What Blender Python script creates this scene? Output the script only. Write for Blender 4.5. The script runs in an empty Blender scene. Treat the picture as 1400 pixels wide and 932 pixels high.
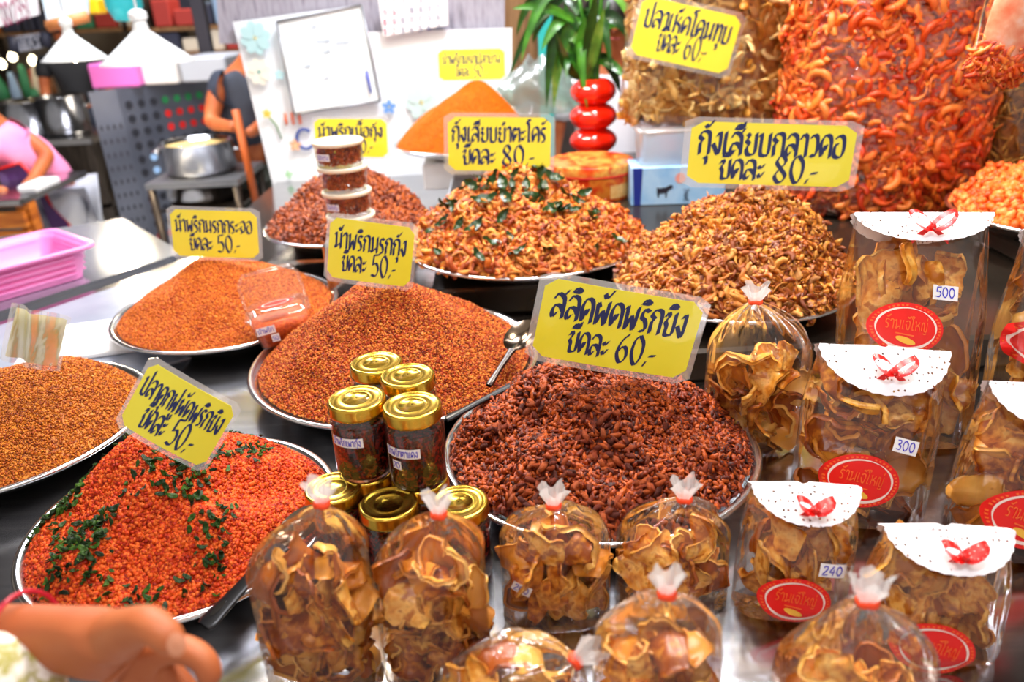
import bpy, math, random
import numpy as np
from mathutils import Vector, Matrix
PI = math.pi
# ------------------------------------------------------------------ camera
F = 1050.0; TH = math.radians(24.5); PH = math.radians(2.8); HC = .62
r0 = np.array([1, 0, 0.]); u0 = np.array([0, math.sin(TH), math.cos(TH)]); FW = np.array([0, math.cos(TH), -math.sin(TH)])
RT = math.cos(PH)*r0 - math.sin(PH)*u0; UP = math.sin(PH)*r0 + math.cos(PH)*u0
CAM = np.array([0, 0, HC])
scene = bpy.context.scene
COL = scene.collection
cd = bpy.data.cameras.new('camera'); cam = bpy.data.objects.new('camera', cd); COL.objects.link(cam)
cam.matrix_world = Matrix(((RT[0], UP[0], -FW[0], 0), (RT[1], UP[1], -FW[1], 0), (RT[2], UP[2], -FW[2], HC), (0, 0, 0, 1)))
cd.sensor_width = 36; cd.lens = 27; cd.clip_start = .02
cd.dof.use_dof = True; cd.dof.focus_distance = .98; cd.dof.aperture_fstop = 3.6
scene.camera = cam
# ------------------------------------------------------------------ world, lamps, exposure
def c(h, a=1):
    h = h.lstrip('#'); v = [int(h[i:i+2], 16)/255 for i in (0, 2, 4)]
    return tuple((x/12.92 if x <= .04045 else ((x+.055)/1.055)**2.4) for x in v) + (a,)
world = bpy.data.worlds.new('market_hall_air'); scene.world = world; world.use_nodes = True
world.node_tree.nodes['Background'].inputs[0].default_value = c('#fff4ea'); world.node_tree.nodes['Background'].inputs[1].default_value = .55
def area(name, loc, target, size, power, col):
    l = bpy.data.lights.new(name, 'AREA'); l.shape = 'DISK'; l.size = size; l.energy = power; l.color = c(col)[:3]
    o = bpy.data.objects.new(name, l); COL.objects.link(o); o.location = loc
    o.rotation_euler = (Vector(target)-Vector(loc)).to_track_quat('-Z', 'Y').to_euler(); return o
area('stall_lamp_a', (-.55, 1.75, 1.55), (-.1, 1.0, 0), .30, 19, '#fff0dc')
area('stall_lamp_b', (.55, 1.35, 1.6), (.2, .9, 0), .30, 17, '#fff2e0')
def tube_lamp(name, loc, target, ln, power, yaw):
    o = area(name, loc, target, .3, power, '#f8f8ff'); o.data.shape = 'RECTANGLE'; o.data.size = ln; o.data.size_y = .05; o.rotation_euler = (0, 0, yaw)
tube_lamp('tube_light_front', (.15, .35, 1.75), (0, .8, 0), 1.2, 13, .25)
tube_lamp('tube_light_back', (.5, 2.1, 1.85), (0, .8, 0), 1.2, 9, -.2)
area('aisle_light', (-1.6, 3.6, 2.4), (-1.4, 4, 0), 1.4, 105, '#f4f6ff')
area('back_light', (.2, 1.9, 2.0), (.2, 2.6, .3), .5, 34, '#f6f8ff')
area('far_light', (-1.5, 6.5, 2.6), (-1.5, 7.5, 0), 1.5, 80, '#fff2dd')
scene.view_settings.view_transform = 'Standard'; scene.view_settings.look = 'None'
scene.view_settings.exposure = .35; scene.view_settings.gamma = 1
scene.cycles.transparent_max_bounces = 32
scene.cycles.max_bounces = 8

# ------------------------------------------------------------------ pixel rays (1400 x 932 frame)
def ray(px, py): return FW + RT*(px-700)/F - UP*(py-466)/F
def P(px, py, z): d = ray(px, py); return CAM + d*(z-HC)/d[2]
def PY(px, py, y): d = ray(px, py); return CAM + d*y/d[1]
def V3(a): return Vector((float(a[0]), float(a[1]), float(a[2])))

# ------------------------------------------------------------------ materials
MATS = {}
def principled(name, col, rough=.5, metal=0., **kw):
    m = bpy.data.materials.new(name); m.use_nodes = True; b = m.node_tree.nodes['Principled BSDF']
    b.inputs['Base Color'].default_value = c(col) if isinstance(col, str) else col
    b.inputs['Roughness'].default_value = rough; b.inputs['Metallic'].default_value = metal
    for k, v in kw.items(): b.inputs[k.replace('_', ' ')].default_value = v
    return m
def N(m, t, **kw):
    n = m.node_tree.nodes.new(t)
    for k, v in kw.items(): setattr(n, k, v)
    return n
def L(m, a, b): m.node_tree.links.new(a, b)
def ramp(m, cols, fac=None):
    n = N(m, 'ShaderNodeValToRGB'); e = n.color_ramp.elements
    while len(e) < len(cols): e.new(.5)
    for i, cc in enumerate(cols): e[i].position = i/(len(cols)-1); e[i].color = c(cc)
    if fac is not None: L(m, fac, n.inputs[0])
    return n
def noisy(name, cols, scale, rough=.5, metal=0., bump=0., detail=4, stretch=None, **kw):
    """surface coloured by object-space noise, with optional relief"""
    m = principled(name, cols[0], rough, metal, **kw); b = m.node_tree.nodes['Principled BSDF']
    tc = N(m, 'ShaderNodeTexCoord'); n = N(m, 'ShaderNodeTexNoise'); n.inputs['Scale'].default_value = scale; n.inputs['Detail'].default_value = detail
    src = tc.outputs['Object']
    if stretch:
        mp = N(m, 'ShaderNodeMapping'); mp.inputs['Scale'].default_value = stretch; L(m, src, mp.inputs[0]); src = mp.outputs[0]
    L(m, src, n.inputs['Vector'])
    mr = N(m, 'ShaderNodeMapRange'); mr.inputs[1].default_value = .3; mr.inputs[2].default_value = .7; L(m, n.outputs[0], mr.inputs[0])
    r = ramp(m, cols, mr.outputs[0]); L(m, r.outputs[0], b.inputs['Base Color'])
    if bump:
        bp = N(m, 'ShaderNodeBump'); bp.inputs['Strength'].default_value = bump; bp.inputs['Distance'].default_value = .002
        L(m, n.outputs[0], bp.inputs['Height']); L(m, bp.outputs[0], b.inputs['Normal'])
    return m
def piecemat(name, cols, rough=.45, nscale=160, spec=.5, bump=.4, sheen=0, var=.25):
    """loose food: every piece its own tone (attribute for joined pieces, object random for single ones) plus grain"""
    m = principled(name, cols[0], rough); b = m.node_tree.nodes['Principled BSDF']; b.inputs['Specular IOR Level'].default_value = spec
    at = N(m, 'ShaderNodeAttribute'); at.attribute_name = 'rnd'; oi = N(m, 'ShaderNodeObjectInfo')
    ad = N(m, 'ShaderNodeMath', operation='ADD'); L(m, at.outputs['Fac'], ad.inputs[0]); L(m, oi.outputs['Random'], ad.inputs[1])
    fr = N(m, 'ShaderNodeMath', operation='FRACT'); L(m, ad.outputs[0], fr.inputs[0])
    tc = N(m, 'ShaderNodeTexCoord'); n = N(m, 'ShaderNodeTexNoise'); n.inputs['Scale'].default_value = nscale; n.inputs['Detail'].default_value = 3
    L(m, tc.outputs['Object'], n.inputs['Vector'])
    mr = N(m, 'ShaderNodeMapRange'); mr.inputs[1].default_value = .3; mr.inputs[2].default_value = .7; mr.inputs[3].default_value = -var; mr.inputs[4].default_value = var; L(m, n.outputs[0], mr.inputs[0])
    a2 = N(m, 'ShaderNodeMath', operation='ADD', use_clamp=True); L(m, fr.outputs[0], a2.inputs[0]); L(m, mr.outputs[0], a2.inputs[1])
    r = ramp(m, cols, a2.outputs[0]); L(m, r.outputs[0], b.inputs['Base Color'])
    bp = N(m, 'ShaderNodeBump'); bp.inputs['Strength'].default_value = bump; bp.inputs['Distance'].default_value = .001
    L(m, n.outputs[0], bp.inputs['Height']); L(m, bp.outputs[0], b.inputs['Normal'])
    return m
def film(name, tint='#ffffff', base=.05, edge=.55, milky=0., scale=30, bump=.5, rough=.07, stretch=(1, 1, .35)):
    """thin clear plastic: transparent + gloss, crinkled"""
    m = bpy.data.materials.new(name); m.use_nodes = True; nt = m.node_tree; nt.nodes.clear()
    out = N(m, 'ShaderNodeOutputMaterial'); tr = N(m, 'ShaderNodeBsdfTransparent'); tr.inputs[0].default_value = c(tint)
    gl = N(m, 'ShaderNodeBsdfGlossy'); gl.inputs['Roughness'].default_value = rough; gl.inputs[0].default_value = (1, 1, 1, 1)
    tc = N(m, 'ShaderNodeTexCoord'); mp = N(m, 'ShaderNodeMapping'); mp.inputs['Scale'].default_value = stretch; L(m, tc.outputs['Object'], mp.inputs[0])
    n = N(m, 'ShaderNodeTexNoise'); n.inputs['Scale'].default_value = scale; n.inputs['Detail'].default_value = 3; n.inputs['Distortion'].default_value = .6; L(m, mp.outputs[0], n.inputs['Vector'])
    bp = N(m, 'ShaderNodeBump'); bp.inputs['Strength'].default_value = bump; bp.inputs['Distance'].default_value = .006
    L(m, n.outputs[0], bp.inputs['Height']); L(m, bp.outputs[0], gl.inputs['Normal'])
    lw = N(m, 'ShaderNodeLayerWeight'); lw.inputs[0].default_value = .25; b2 = N(m, 'ShaderNodeBump'); b2.inputs['Strength'].default_value = bump*.3; b2.inputs['Distance'].default_value = .004; L(m, n.outputs[0], b2.inputs['Height']); L(m, b2.outputs[0], lw.inputs['Normal'])
    mr = N(m, 'ShaderNodeMapRange'); mr.inputs[3].default_value = base; mr.inputs[4].default_value = edge; L(m, lw.outputs['Fresnel'], mr.inputs[0])
    mx = N(m, 'ShaderNodeMixShader'); L(m, mr.outputs[0], mx.inputs[0]); L(m, tr.outputs[0], mx.inputs[1]); L(m, gl.outputs[0], mx.inputs[2])
    last = mx
    if milky:
        df = N(m, 'ShaderNodeBsdfTranslucent'); df.inputs[0].default_value = (.9, .9, .9, 1); d2 = N(m, 'ShaderNodeBsdfDiffuse'); d2.inputs[0].default_value = (.9, .9, .9, 1)
        ma = N(m, 'ShaderNodeMixShader'); ma.inputs[0].default_value = .5; L(m, df.outputs[0], ma.inputs[1]); L(m, d2.outputs[0], ma.inputs[2])
        mb = N(m, 'ShaderNodeMixShader'); mb.inputs[0].default_value = milky; L(m, mx.outputs[0], mb.inputs[1]); L(m, ma.outputs[0], mb.inputs[2]); last = mb
    L(m, last.outputs[0], out.inputs[0]); return m
def emit(name, col, s):
    m = bpy.data.materials.new(name); m.use_nodes = True; b = m.node_tree.nodes['Principled BSDF']
    b.inputs['Base Color'].default_value = c(col); b.inputs['Emission Color'].default_value = c(col); b.inputs['Emission Strength'].default_value = s; return m
STEEL = noisy('brushed_steel', ['#a2a2a6', '#bcbcbe'], 6, .17, 1., stretch=(1, 14, 1))
DSTEEL = noisy('dull_steel', ['#8a8d94', '#b4b6ba'], 5, .4, .9, stretch=(1, 8, 1))
RSTEEL = noisy('rim_steel', ['#dadcdf', '#f0f0f0'], 9, .2, 1.)
BLACK = principled('black_plastic', '#15161a', .3)
GOLD = noisy('gold_tin', ['#c9a038', '#dcb84e'], 20, .22, 1.)
YEL = noisy('yellow_card', ['#f7ea2e', '#fbf03c'], 14, .4, Coat_Weight=.8, Coat_Roughness=.06)
INK = principled('dark_blue_marker', '#1c2a5e', .35)
PEN = principled('blue_pen', '#2b22c8', .5)
WHITE = principled('white_paper', '#f6f4f4', .6)
LAM = film('laminate', base=.12, edge=.5, milky=.12, scale=10, bump=.15)
BAGF = film('bag_film', base=.045, edge=.8, milky=.0, scale=30, bump=1., rough=.10)
PACKF = film('cellophane', base=.045, edge=.7, milky=.0, scale=22, bump=1., rough=.08)
SACKF = film('sack_film', base=.12, edge=.8, milky=.0, scale=22, bump=1.0, rough=.10, stretch=(.6, .6, 2.4))
TUFT = film('gathered_film', base=.2, edge=.8, milky=.5, scale=60, bump=.8, rough=.15)
TUB = film('tub_plastic', base=.06, edge=.55, milky=.03, scale=4, bump=.05)
GLASS = film('jar_glass', base=.06, edge=.7, scale=6, bump=.05, rough=.03)
RED = principled('red_ribbon', '#e8231c', .4)
TIE = principled('red_rubber_tie', '#ff4a18', .5)
STK = principled('red_sticker', '#f01810', .35)
STKW = principled('white_sticker_print', '#ffe4d8', .4)
STKO = principled('orange_sticker_print', '#ff6a28', .4)
SKIN = noisy('skin', ['#a85228', '#bd6a3a'], 14, .55, 0., .2, Subsurface_Weight=.08, Subsurface_Scale=.01)
SKIN.node_tree.nodes['Principled BSDF'].inputs['Subsurface Radius'].default_value = (1, .3, .15)
CRISP = piecemat('fried_crisp', ['#a04c0c', '#cc7a20', '#ea9e36', '#f6bc5c', '#bc6c18'], .34, 5, .5, .5, var=.45)

# ------------------------------------------------------------------ object helpers
def tag(o, label=None, cat=None, group=None, kind=None):
    if label: o['label'] = label
    if cat: o['category'] = cat
    if group: o['group'] = group
    if kind: o['kind'] = kind
    return o
def empty(name, loc=(0, 0, 0), rot=(0, 0, 0), **kw):
    o = bpy.data.objects.new(name, None); o.empty_display_size = .02; COL.objects.link(o); o.location = V3(loc); o.rotation_euler = rot
    return tag(o, **kw)
def link(name, me, mat=None, parent=None, loc=None, rot=None, smooth=True, **kw):
    o = bpy.data.objects.new(name, me); COL.objects.link(o)
    if mat is not None and not len(me.materials):
        for x in (mat if isinstance(mat, (list, tuple)) else [mat]): me.materials.append(x)
    if parent: o.parent = parent
    if loc is not None: o.location = V3(loc)
    if rot is not None: o.rotation_euler = rot
    return tag(o, **kw)
def tri_mesh(name, V, T, smooth=True, rnd=None):
    V = np.asarray(V, np.float32); T = np.asarray(T, np.int32); me = bpy.data.meshes.new(name)
    me.vertices.add(len(V)); me.vertices.foreach_set('co', V.ravel())
    me.loops.add(T.size); me.loops.foreach_set('vertex_index', T.ravel())
    me.polygons.add(len(T)); me.polygons.foreach_set('loop_start', np.arange(0, T.size, T.shape[1], dtype=np.int32))
    me.polygons.foreach_set('use_smooth', np.full(len(T), smooth)); me.update(calc_edges=True)
    if rnd is not None:
        a = me.attributes.new('rnd', 'FLOAT', 'POINT'); a.data.foreach_set('value', np.asarray(rnd, np.float32))
    return me
class MB:
    def __init__(s): s.v = []; s.f = []; s.m = []; s.sm = []
    def add(s, V, Fs, mi=0, sm=True):
        o = len(s.v); s.v += [tuple(float(q) for q in p) for p in V]; s.f += [tuple(i+o for i in f) for f in Fs]; s.m += [mi]*len(Fs); s.sm += [sm]*len(Fs); return s
    def box(s, c0, c1, mi=0, M=None, bev=0):
        x0, y0, z0 = c0; x1, y1, z1 = c1
        if bev:
            b = bev; pts = []; 
            for z, i in ((z0, b), (z0+b, 0), (z1-b, 0), (z1, b)):
                for x, y in ((x0+b, y0+i), (x1-b, y0+i), (x1-i, y0+b), (x1-i, y1-b), (x1-b, y1-i), (x0+b, y1-i), (x0+i, y1-b), (x0+i, y0+b)): pts.append((x, y, z))
            fs = [tuple(range(7, -1, -1)), tuple(range(24, 32))]
            for k in range(3):
                for j in range(8): fs.append((k*8+j, k*8+(j+1) % 8, k*8+8+(j+1) % 8, k*8+8+j))
        else:
            pts = [(x, y, z) for z in (z0, z1) for x, y in ((x0, y0), (x1, y0), (x1, y1), (x0, y1))]
            fs = [(3, 2, 1, 0), (4, 5, 6, 7), (0, 1, 5, 4), (1, 2, 6, 5), (2, 3, 7, 6), (3, 0, 4, 7)]
        if M is not None: pts = [tuple(M @ Vector(p)) for p in pts]
        return s.add(pts, fs, mi, False)
    def prism(s, poly, z0, z1, mi=0, M=None):
        n = len(poly); pts = [(x, y, z0) for x, y in poly]+[(x, y, z1) for x, y in poly]
        if M is not None: pts = [tuple(M @ Vector(p)) for p in pts]
        return s.add(pts, [tuple(range(n-1, -1, -1)), tuple(range(n, 2*n))]+[(i, (i+1) % n, n+(i+1) % n, n+i) for i in range(n)], mi, False)
    def lathe(s, prof, n=48, cx=0, cy=0, mi=0, sx=1, sy=1, M=None, caps=False):
        pts = []
        for r, z in prof:
            for k in range(n):
                a = 2*PI*k/n; pts.append((cx+r*sx*math.cos(a), cy+r*sy*math.sin(a), z))
        if M is not None: pts = [tuple(M @ Vector(p)) for p in pts]
        fs = [(j*n+k, j*n+(k+1) % n, j*n+n+(k+1) % n, j*n+n+k) for j in range(len(prof)-1) for k in range(n)]
        if caps: fs += [tuple(range(n-1, -1, -1)), tuple(range((len(prof)-1)*n, len(prof)*n))]
        return s.add(pts, fs, mi)
    def tube(s, path, rad, n=8, mi=0, caps=True, flat=1.):
        path = [Vector([float(q) for q in p]) for p in path]; rs = rad if isinstance(rad, (list, tuple)) else [rad]*len(path)
        pts = []; up = Vector((0, 0, 1)); t0 = (path[1]-path[0]).normalized()
        if abs(t0.dot(up)) > .95: up = Vector((1, 0, 0))
        a = t0.cross(up).normalized()
        for i, p in enumerate(path):
            t = (path[min(i+1, len(path)-1)]-path[max(i-1, 0)]).normalized(); a = (a - t*a.dot(t)).normalized(); b = t.cross(a)
            for k in range(n):
                w = 2*PI*k/n; pts.append(tuple(p+(a*math.cos(w)+b*math.sin(w)*flat)*rs[i]))
        fs = [(j*n+k, j*n+(k+1) % n, j*n+n+(k+1) % n, j*n+n+k) for j in range(len(path)-1) for k in range(n)]
        if caps: fs += [tuple(range(n-1, -1, -1)), tuple(range((len(path)-1)*n, len(path)*n))]
        return s.add(pts, fs, mi)
    def grid(s, fn, nu, nv, mi=0, closed=False):
        pts = [fn(i/(nu-1 if not closed else nu), j/(nv-1)) for j in range(nv) for i in range(nu)]
        fs = []
        for j in range(nv-1):
            for i in range(nu if closed else nu-1):
                k = (i+1) % nu; fs.append((j*nu+i, j*nu+k, (j+1)*nu+k, (j+1)*nu+i))
        return s.add(pts, fs, mi)
    def mesh(s, name):
        me = bpy.data.meshes.new(name); me.from_pydata(s.v, [], s.f); me.polygons.foreach_set('material_index', s.m); me.polygons.foreach_set('use_smooth', s.sm); me.update(); return me
    def build(s, name, mat, parent=None, loc=None, rot=None, **kw): return link(name, s.mesh(name), mat, parent, loc, rot, **kw)
def copy_tree(o, parent=None):
    q = o.copy(); COL.objects.link(q); q.parent = parent
    for ch in list(o.children): copy_tree(ch, q)
    return q
def roundrect(w, h, r, n=5):
    pts = []
    for cx, cy, a0 in ((w/2-r, h/2-r, 0), (-w/2+r, h/2-r, 90), (-w/2+r, -h/2+r, 180), (w/2-r, -h/2+r, 270)):
        for k in range(n+1):
            a = math.radians(a0+90*k/n); pts.append((cx+r*math.cos(a), cy+r*math.sin(a)))
    return pts
nrm = np.random.default_rng(7)

# ------------------------------------------------------------------ brush lettering (stroke skeletons swept with a slanted nib)
G = {
'ก': (.72, [[(.1, 0), (.1, .5), (.24, .62), (.04, .78), (.22, 1), (.48, 1), (.6, .8), (.6, 0)]]),
'ป': (.74, [[(0, .85), (.1, .97), (.14, .8), (.14, .12), (.34, 0), (.58, .12), (.6, 1.42)]]),
'บ': (.74, [[(0, .85), (.1, .97), (.14, .8), (.14, .12), (.34, 0), (.58, .12), (.6, 1)]]),
'ล': (.74, [[(.28, .2), (.12, .02), (.02, .2), (.14, .5), (.4, .5), (.58, .3)], [(.05, .78), (.22, 1), (.5, .95), (.6, .7), (.6, 0)]]),
'ส': (.76, [[(.28, .2), (.12, .02), (.02, .2), (.14, .5), (.4, .5), (.58, .3)], [(.05, .78), (.22, 1), (.5, .9), (.6, .7), (.6, 0)], [(.48, .9), (.74, 1.2)]]),
'า': (.5, [[(0, .78), (.14, 1), (.33, .92), (.36, .7), (.36, 0)]]),
'พ': (.84, [[(0, .85), (.1, .97), (.12, .7), (.16, .02), (.38, .6), (.58, .02), (.7, 1)]]),
'ฟ': (.84, [[(0, .85), (.1, .97), (.12, .7), (.16, .02), (.38, .6), (.58, .02), (.7, 1.42)]]),
'ผ': (.82, [[(.2, .72), (.08, .9), (.1, .5), (.14, .02), (.38, .6), (.58, .02), (.68, 1)]]),
'ร': (.52, [[(.12, .04), (.3, .04), (.38, .25), (.26, .5), (.06, .62), (.16, .95), (.44, .88)]]),
'ง': (.58, [[(.22, .82), (.36, .97), (.44, .8), (.38, .02), (.04, .48)]]),
'ข': (.72, [[(.04, .8), (.16, .97), (.26, .82), (.1, .6), (.2, .4), (.2, .04), (.48, .04), (.6, .2), (.6, 1)]]),
'ด': (.72, [[(.28, .3), (.34, .52), (.2, .46), (.12, .06), (.03, .6), (.2, .97), (.46, .97), (.6, .7), (.6, 0)]]),
'ค': (.72, [[(.4, .44), (.28, .56), (.2, .4), (.12, .06), (.03, .6), (.2, .97), (.46, .97), (.6, .7), (.6, 0)]]),
'ต': (.74, [[(.28, .3), (.34, .52), (.2, .46), (.12, .06), (.03, .6), (.14, .97), (.33, .78), (.48, .97), (.62, .7), (.62, 0)]]),
'น': (.76, [[(0, .85), (.1, .97), (.15, .8), (.15, .05), (.04, .16)], [(.15, .04), (.5, .3), (.62, .1)], [(.6, 1), (.6, 0)]]),
'ม': (.74, [[(0, .85), (.1, .97), (.15, .8), (.15, .05), (.04, .16)], [(.15, .08), (.6, .04)], [(.58, 1), (.58, 0)]]),
'ย': (.72, [[(.1, .97), (.22, .84), (.08, .66), (.24, .5), (.1, .3), (.2, .04), (.48, .04), (.6, .2), (.6, 1)]]),
'ะ': (.48, [[(.04, .72), (.16, .6), (.38, .8)], [(.04, .3), (.16, .14), (.38, .4)]]),
'เ': (.34, [[(.1, 1), (.08, .1), (.24, .08)]]),
'ไ': (.4, [[(.3, 1.4), (.1, 1.5), (0, 1.3), (.16, 1.1), (.14, .1), (.3, .08)]]),
'ใ': (.4, [[(.2, 1.3), (.3, 1.45), (.1, 1.5), (.02, 1.3), (.16, 1.1), (.14, .1), (.3, .08)]]),
'โ': (.44, [[(.4, 1.48), (.0, 1.4), (.2, 1.15), (.2, .1), (.36, .08)]]),
'อ': (.7, [[(.24, .6), (.08, .56), (.08, .1), (.42, .02), (.58, .3), (.54, .85), (.3, 1), (.04, .84)]]),
'ว': (.56, [[(.12, .1), (.3, .04), (.44, .3), (.4, .85), (.2, 1), (0, .84)]]),
'ฉ': (.7, [[(.24, .56), (.06, .46), (.26, .08), (.08, .0)], [(.26, .1), (.54, .2), (.58, .8), (.32, 1), (.04, .84)]]),
'ห': (.72, [[(.04, .9), (.12, .97), (.12, 0)], [(.12, .45), (.42, .72), (.54, .97)], [(.26, .56), (.54, .42), (.6, 0)]]),
'ท': (.72, [[(.04, .9), (.14, .97), (.14, 0)], [(.14, .35), (.36, .97), (.56, .9), (.6, .7), (.6, 0)]]),
'จ': (.64, [[(.14, .45), (.04, .58), (.28, .02), (.46, .2), (.5, .8), (.3, 1), (.04, .86)]]),
'ญ': (.8, [[(.06, .04), (.06, .7), (.2, .97), (.34, .7), (.36, .1), (.64, .06), (.66, 1)], [(.3, -.2), (.5, -.3), (.66, -.16)]]),
'แ': (.6, [[(.1, 1), (.08, .1), (.2, .08)], [(.38, 1), (.36, .1), (.5, .08)]]),
'0': (.72, [[(.32, 1.1), (.1, .9), (.05, .4), (.3, .0), (.54, .3), (.56, .8), (.32, 1.1)]]),
'5': (.7, [[(.62, 1.12), (.16, 1.06)], [(.18, 1.06), (.12, .58)], [(.12, .58), (.4, .66), (.58, .38), (.4, .04), (.04, .08)]]),
'6': (.72, [[(.52, 1.1), (.2, .8), (.06, .35), (.28, 0), (.54, .2), (.5, .52), (.3, .6), (.1, .4)]]),
'8': (.72, [[(.3, .58), (.1, .82), (.3, 1.1), (.52, .86), (.3, .58), (.06, .26), (.3, 0), (.56, .26), (.3, .58)]]),
'2': (.66, [[(.08, .85), (.3, 1.08), (.5, .8), (.06, .02), (.56, .04)]]),
'3': (.66, [[(.08, 1.0), (.4, 1.05), (.44, .75), (.2, .58), (.5, .42), (.4, .04), (.06, .06)]]),
'4': (.68, [[(.4, 1.1), (.04, .4), (.58, .42)], [(.44, .75), (.38, 0)]]),
'7': (.6, [[(.06, 1.02), (.5, 1.05), (.2, 0)]]),
'1': (.4, [[(.08, .85), (.22, 1.08), (.2, 0)]]),
'.': (.26, [[(.14, .1), (.02, -.12)]]), '-': (.5, [[(.0, .4), (.36, .44)]]), '/': (.4, [[(0, 0), (.3, 1)]]), ' ': (.4, [])}
ABOVE = {'ิ': [[(-.5, 1.16), (-.3, 1.34), (-.04, 1.2), (-.44, 1.18)]], 'ี': [[(-.5, 1.16), (-.3, 1.34), (-.04, 1.2), (-.44, 1.18)], [(-.04, 1.2), (.0, 1.46)]],
 'ื': [[(-.5, 1.16), (-.3, 1.34), (-.04, 1.2)], [(-.14, 1.24), (-.12, 1.46)], [(-.02, 1.22), (.02, 1.46)]], '็': [[(-.44, 1.14), (-.3, 1.34), (-.2, 1.18), (-.02, 1.46)]],
 'ั': [[(-.4, 1.32), (-.3, 1.16), (-.14, 1.24), (.06, 1.5)]], 'ํ': [[(-.14, 1.3), (-.22, 1.22), (-.14, 1.14), (-.04, 1.22), (-.14, 1.3)]]}
TONE = {'้': [[(-.34, .1), (-.2, .0), (-.1, .1), (.1, .3)]], '่': [[(-.14, .0), (-.1, .26)]], '๊': [[(-.4, .1), (-.3, .2), (-.2, .05), (-.1, .2), (.06, .3)]]}
BELOW = {'ุ': [[(-.26, -.14), (-.14, -.18), (-.14, -.46)]], 'ู': [[(-.4, -.14), (-.34, -.44), (-.12, -.42), (-.12, -.14)]]}
def catmull(p, k=4):
    p = np.array(p, float)
    if len(p) < 3: return p
    q = np.vstack([2*p[0]-p[1], p, 2*p[-1]-p[-2]]); out = []
    for i in range(1, len(q)-2):
        for t in np.linspace(0, 1, k, endpoint=False):
            a, b, cc, d = q[i-1], q[i], q[i+1], q[i+2]
            out.append(.5*(2*b+(cc-a)*t+(2*a-5*b+4*cc-d)*t*t+(3*b-a-3*cc+d)*t**3))
    out.append(p[-1]); return np.array(out)
def strokes(s):
    x = 0; out = []
    s = s.replace('ำ', 'ํา'); hasv = False
    for ch in s:
        if ch in G:
            w, st = G[ch]; k_ = 1.3 if ch.isdigit() and 'ข' in s else 1.; out += [np.array(q, float)*k_+(x, -.12*(k_ > 1)) for q in st]; x += (w+.04)*k_; hasv = False
        elif ch in ABOVE: out += [np.array(q, float)+(x-.12, 0) for q in ABOVE[ch]]; hasv = True
        elif ch in TONE: out += [np.array(q, float)+(x-.1, 1.5 if hasv else 1.2) for q in TONE[ch]]
        elif ch in BELOW: out += [np.array(q, float)+(x-.12, 0) for q in BELOW[ch]]
    return out, x
def lettering(s, cx, cy, width, height, nib=(.10, .07), thin=.03, slant=0., k=4):
    """returns verts (x,y) and quads; text fitted to width, body height as given"""
    st, w = strokes(s); V = []; Q = []; sx = width/max(w, .1); sy = height
    for p in st:
        p = catmull(p, k)
        for n in (np.array(nib), np.array((thin, -thin))):
            for i in range(len(p)-1):
                a, b = p[i], p[i+1]; o = len(V); V += [a-n, b-n, b+n, a+n]; Q.append((o, o+1, o+2, o+3))
    V = np.array(V); X = (V[:, 0]-w/2+slant*V[:, 1])*sx+cx; Y = (V[:, 1]-.5)*sy+cy
    return np.stack([X, Y], 1), Q

# ================================================================== STRUCTURE
def struct(name, mb, mat, label=None): return mb.build(name, mat, kind='structure', label=label)
ZT = .015; ZF = -1.0; ZS = .075; YB = 2.85
struct('floor', MB().box((-7, -1, ZF-.1), (6, 13, ZF)), noisy('wet_concrete_floor', ['#9fa3aa', '#c4c6c9', '#b2b4b8'], 1.2, .22, 0., .05))
# far hall walls
struct('wall_back', MB().box((-7, 11, ZF), (6, 11.2, 3)), noisy('dim_hall_wall', ['#8a7a6a', '#b5a590', '#d8cdbd'], 1.4, .8))
struct('wall_left', MB().box((-7.1, -1, ZF), (-7, 11, 3)), noisy('hall_side_wall', ['#a59c90', '#c8c0b4'], 1.0, .8))
struct('wall_right', MB().box((2.6, 0, ZF), (2.7, 11, 3)), noisy('stall_side_wall', ['#8a8078', '#a59a90'], 1.0, .8))
struct('ceiling', MB().box((-7, 1.2, 3.0), (6, 11, 3.1)), noisy('dim_ceiling', ['#5a544e', '#7a736a'], 1.5, .8))

# ---- the stall: table top, steps
def rbox(name, x0, x1, y0, y1, z0, z1, mat, bev=.006, **kw):
    cx, cy = (x0+x1)/2, (y0+y1)/2
    return MB().box((x0-cx, y0-cy, 0), (x1-cx, y1-cy, z1-z0), bev=bev).build(name, mat, loc=(cx, cy, z0), **kw)
t = empty('stall_table', (0, 1.3, ZF), label='long brushed steel stall table carrying all the pans and bags', cat='table')
TPOLY = [(-1.85, .05), (1.6, .05), (1.6, 3.0), (-.84, 3.0), (-.84, 1.965), (-1.109, 1.558), (-1.85, .44)]
MB().prism([(x, y-1.3) for x, y in TPOLY], ZT-.03-ZF, ZT-ZF).build('table_top', STEEL, t)
for lx, ly in ((-1.6, .15), (1.5, .15), (-.78, 2.9), (1.5, 2.9), (-.85, 1.9)):
    MB().tube([(lx, ly-1.3, 0), (lx, ly-1.3, ZT-.03-ZF)], .02, 10).build('leg', DSTEEL, t)
MB().box((-.8, -1.1, .25), (1.5, 1.6, .27)).build('lower_shelf', DSTEEL, t)
DARKST = noisy('dark_steel', ['#3a332e', '#5b5148'], 5, .3, .7, stretch=(8, 1, 1))
BLKST = noisy('black_steel', ['#2c2620', '#4a4036'], 4, .25, .6)
rbox('display_shelf', -.16, .18, 1.46, 2.78, ZT, ZS-.0005, BLKST, label='dark steel shelf box under the leafy shrimp pan and the flat grey box', cat='shelf')
rbox('display_shelf', .185, 1.5, 1.125, 2.78, ZT, ZS-.0005, BLKST, label='wide dark steel shelf box under the red tin, the carton and the sack', cat='shelf')
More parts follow.
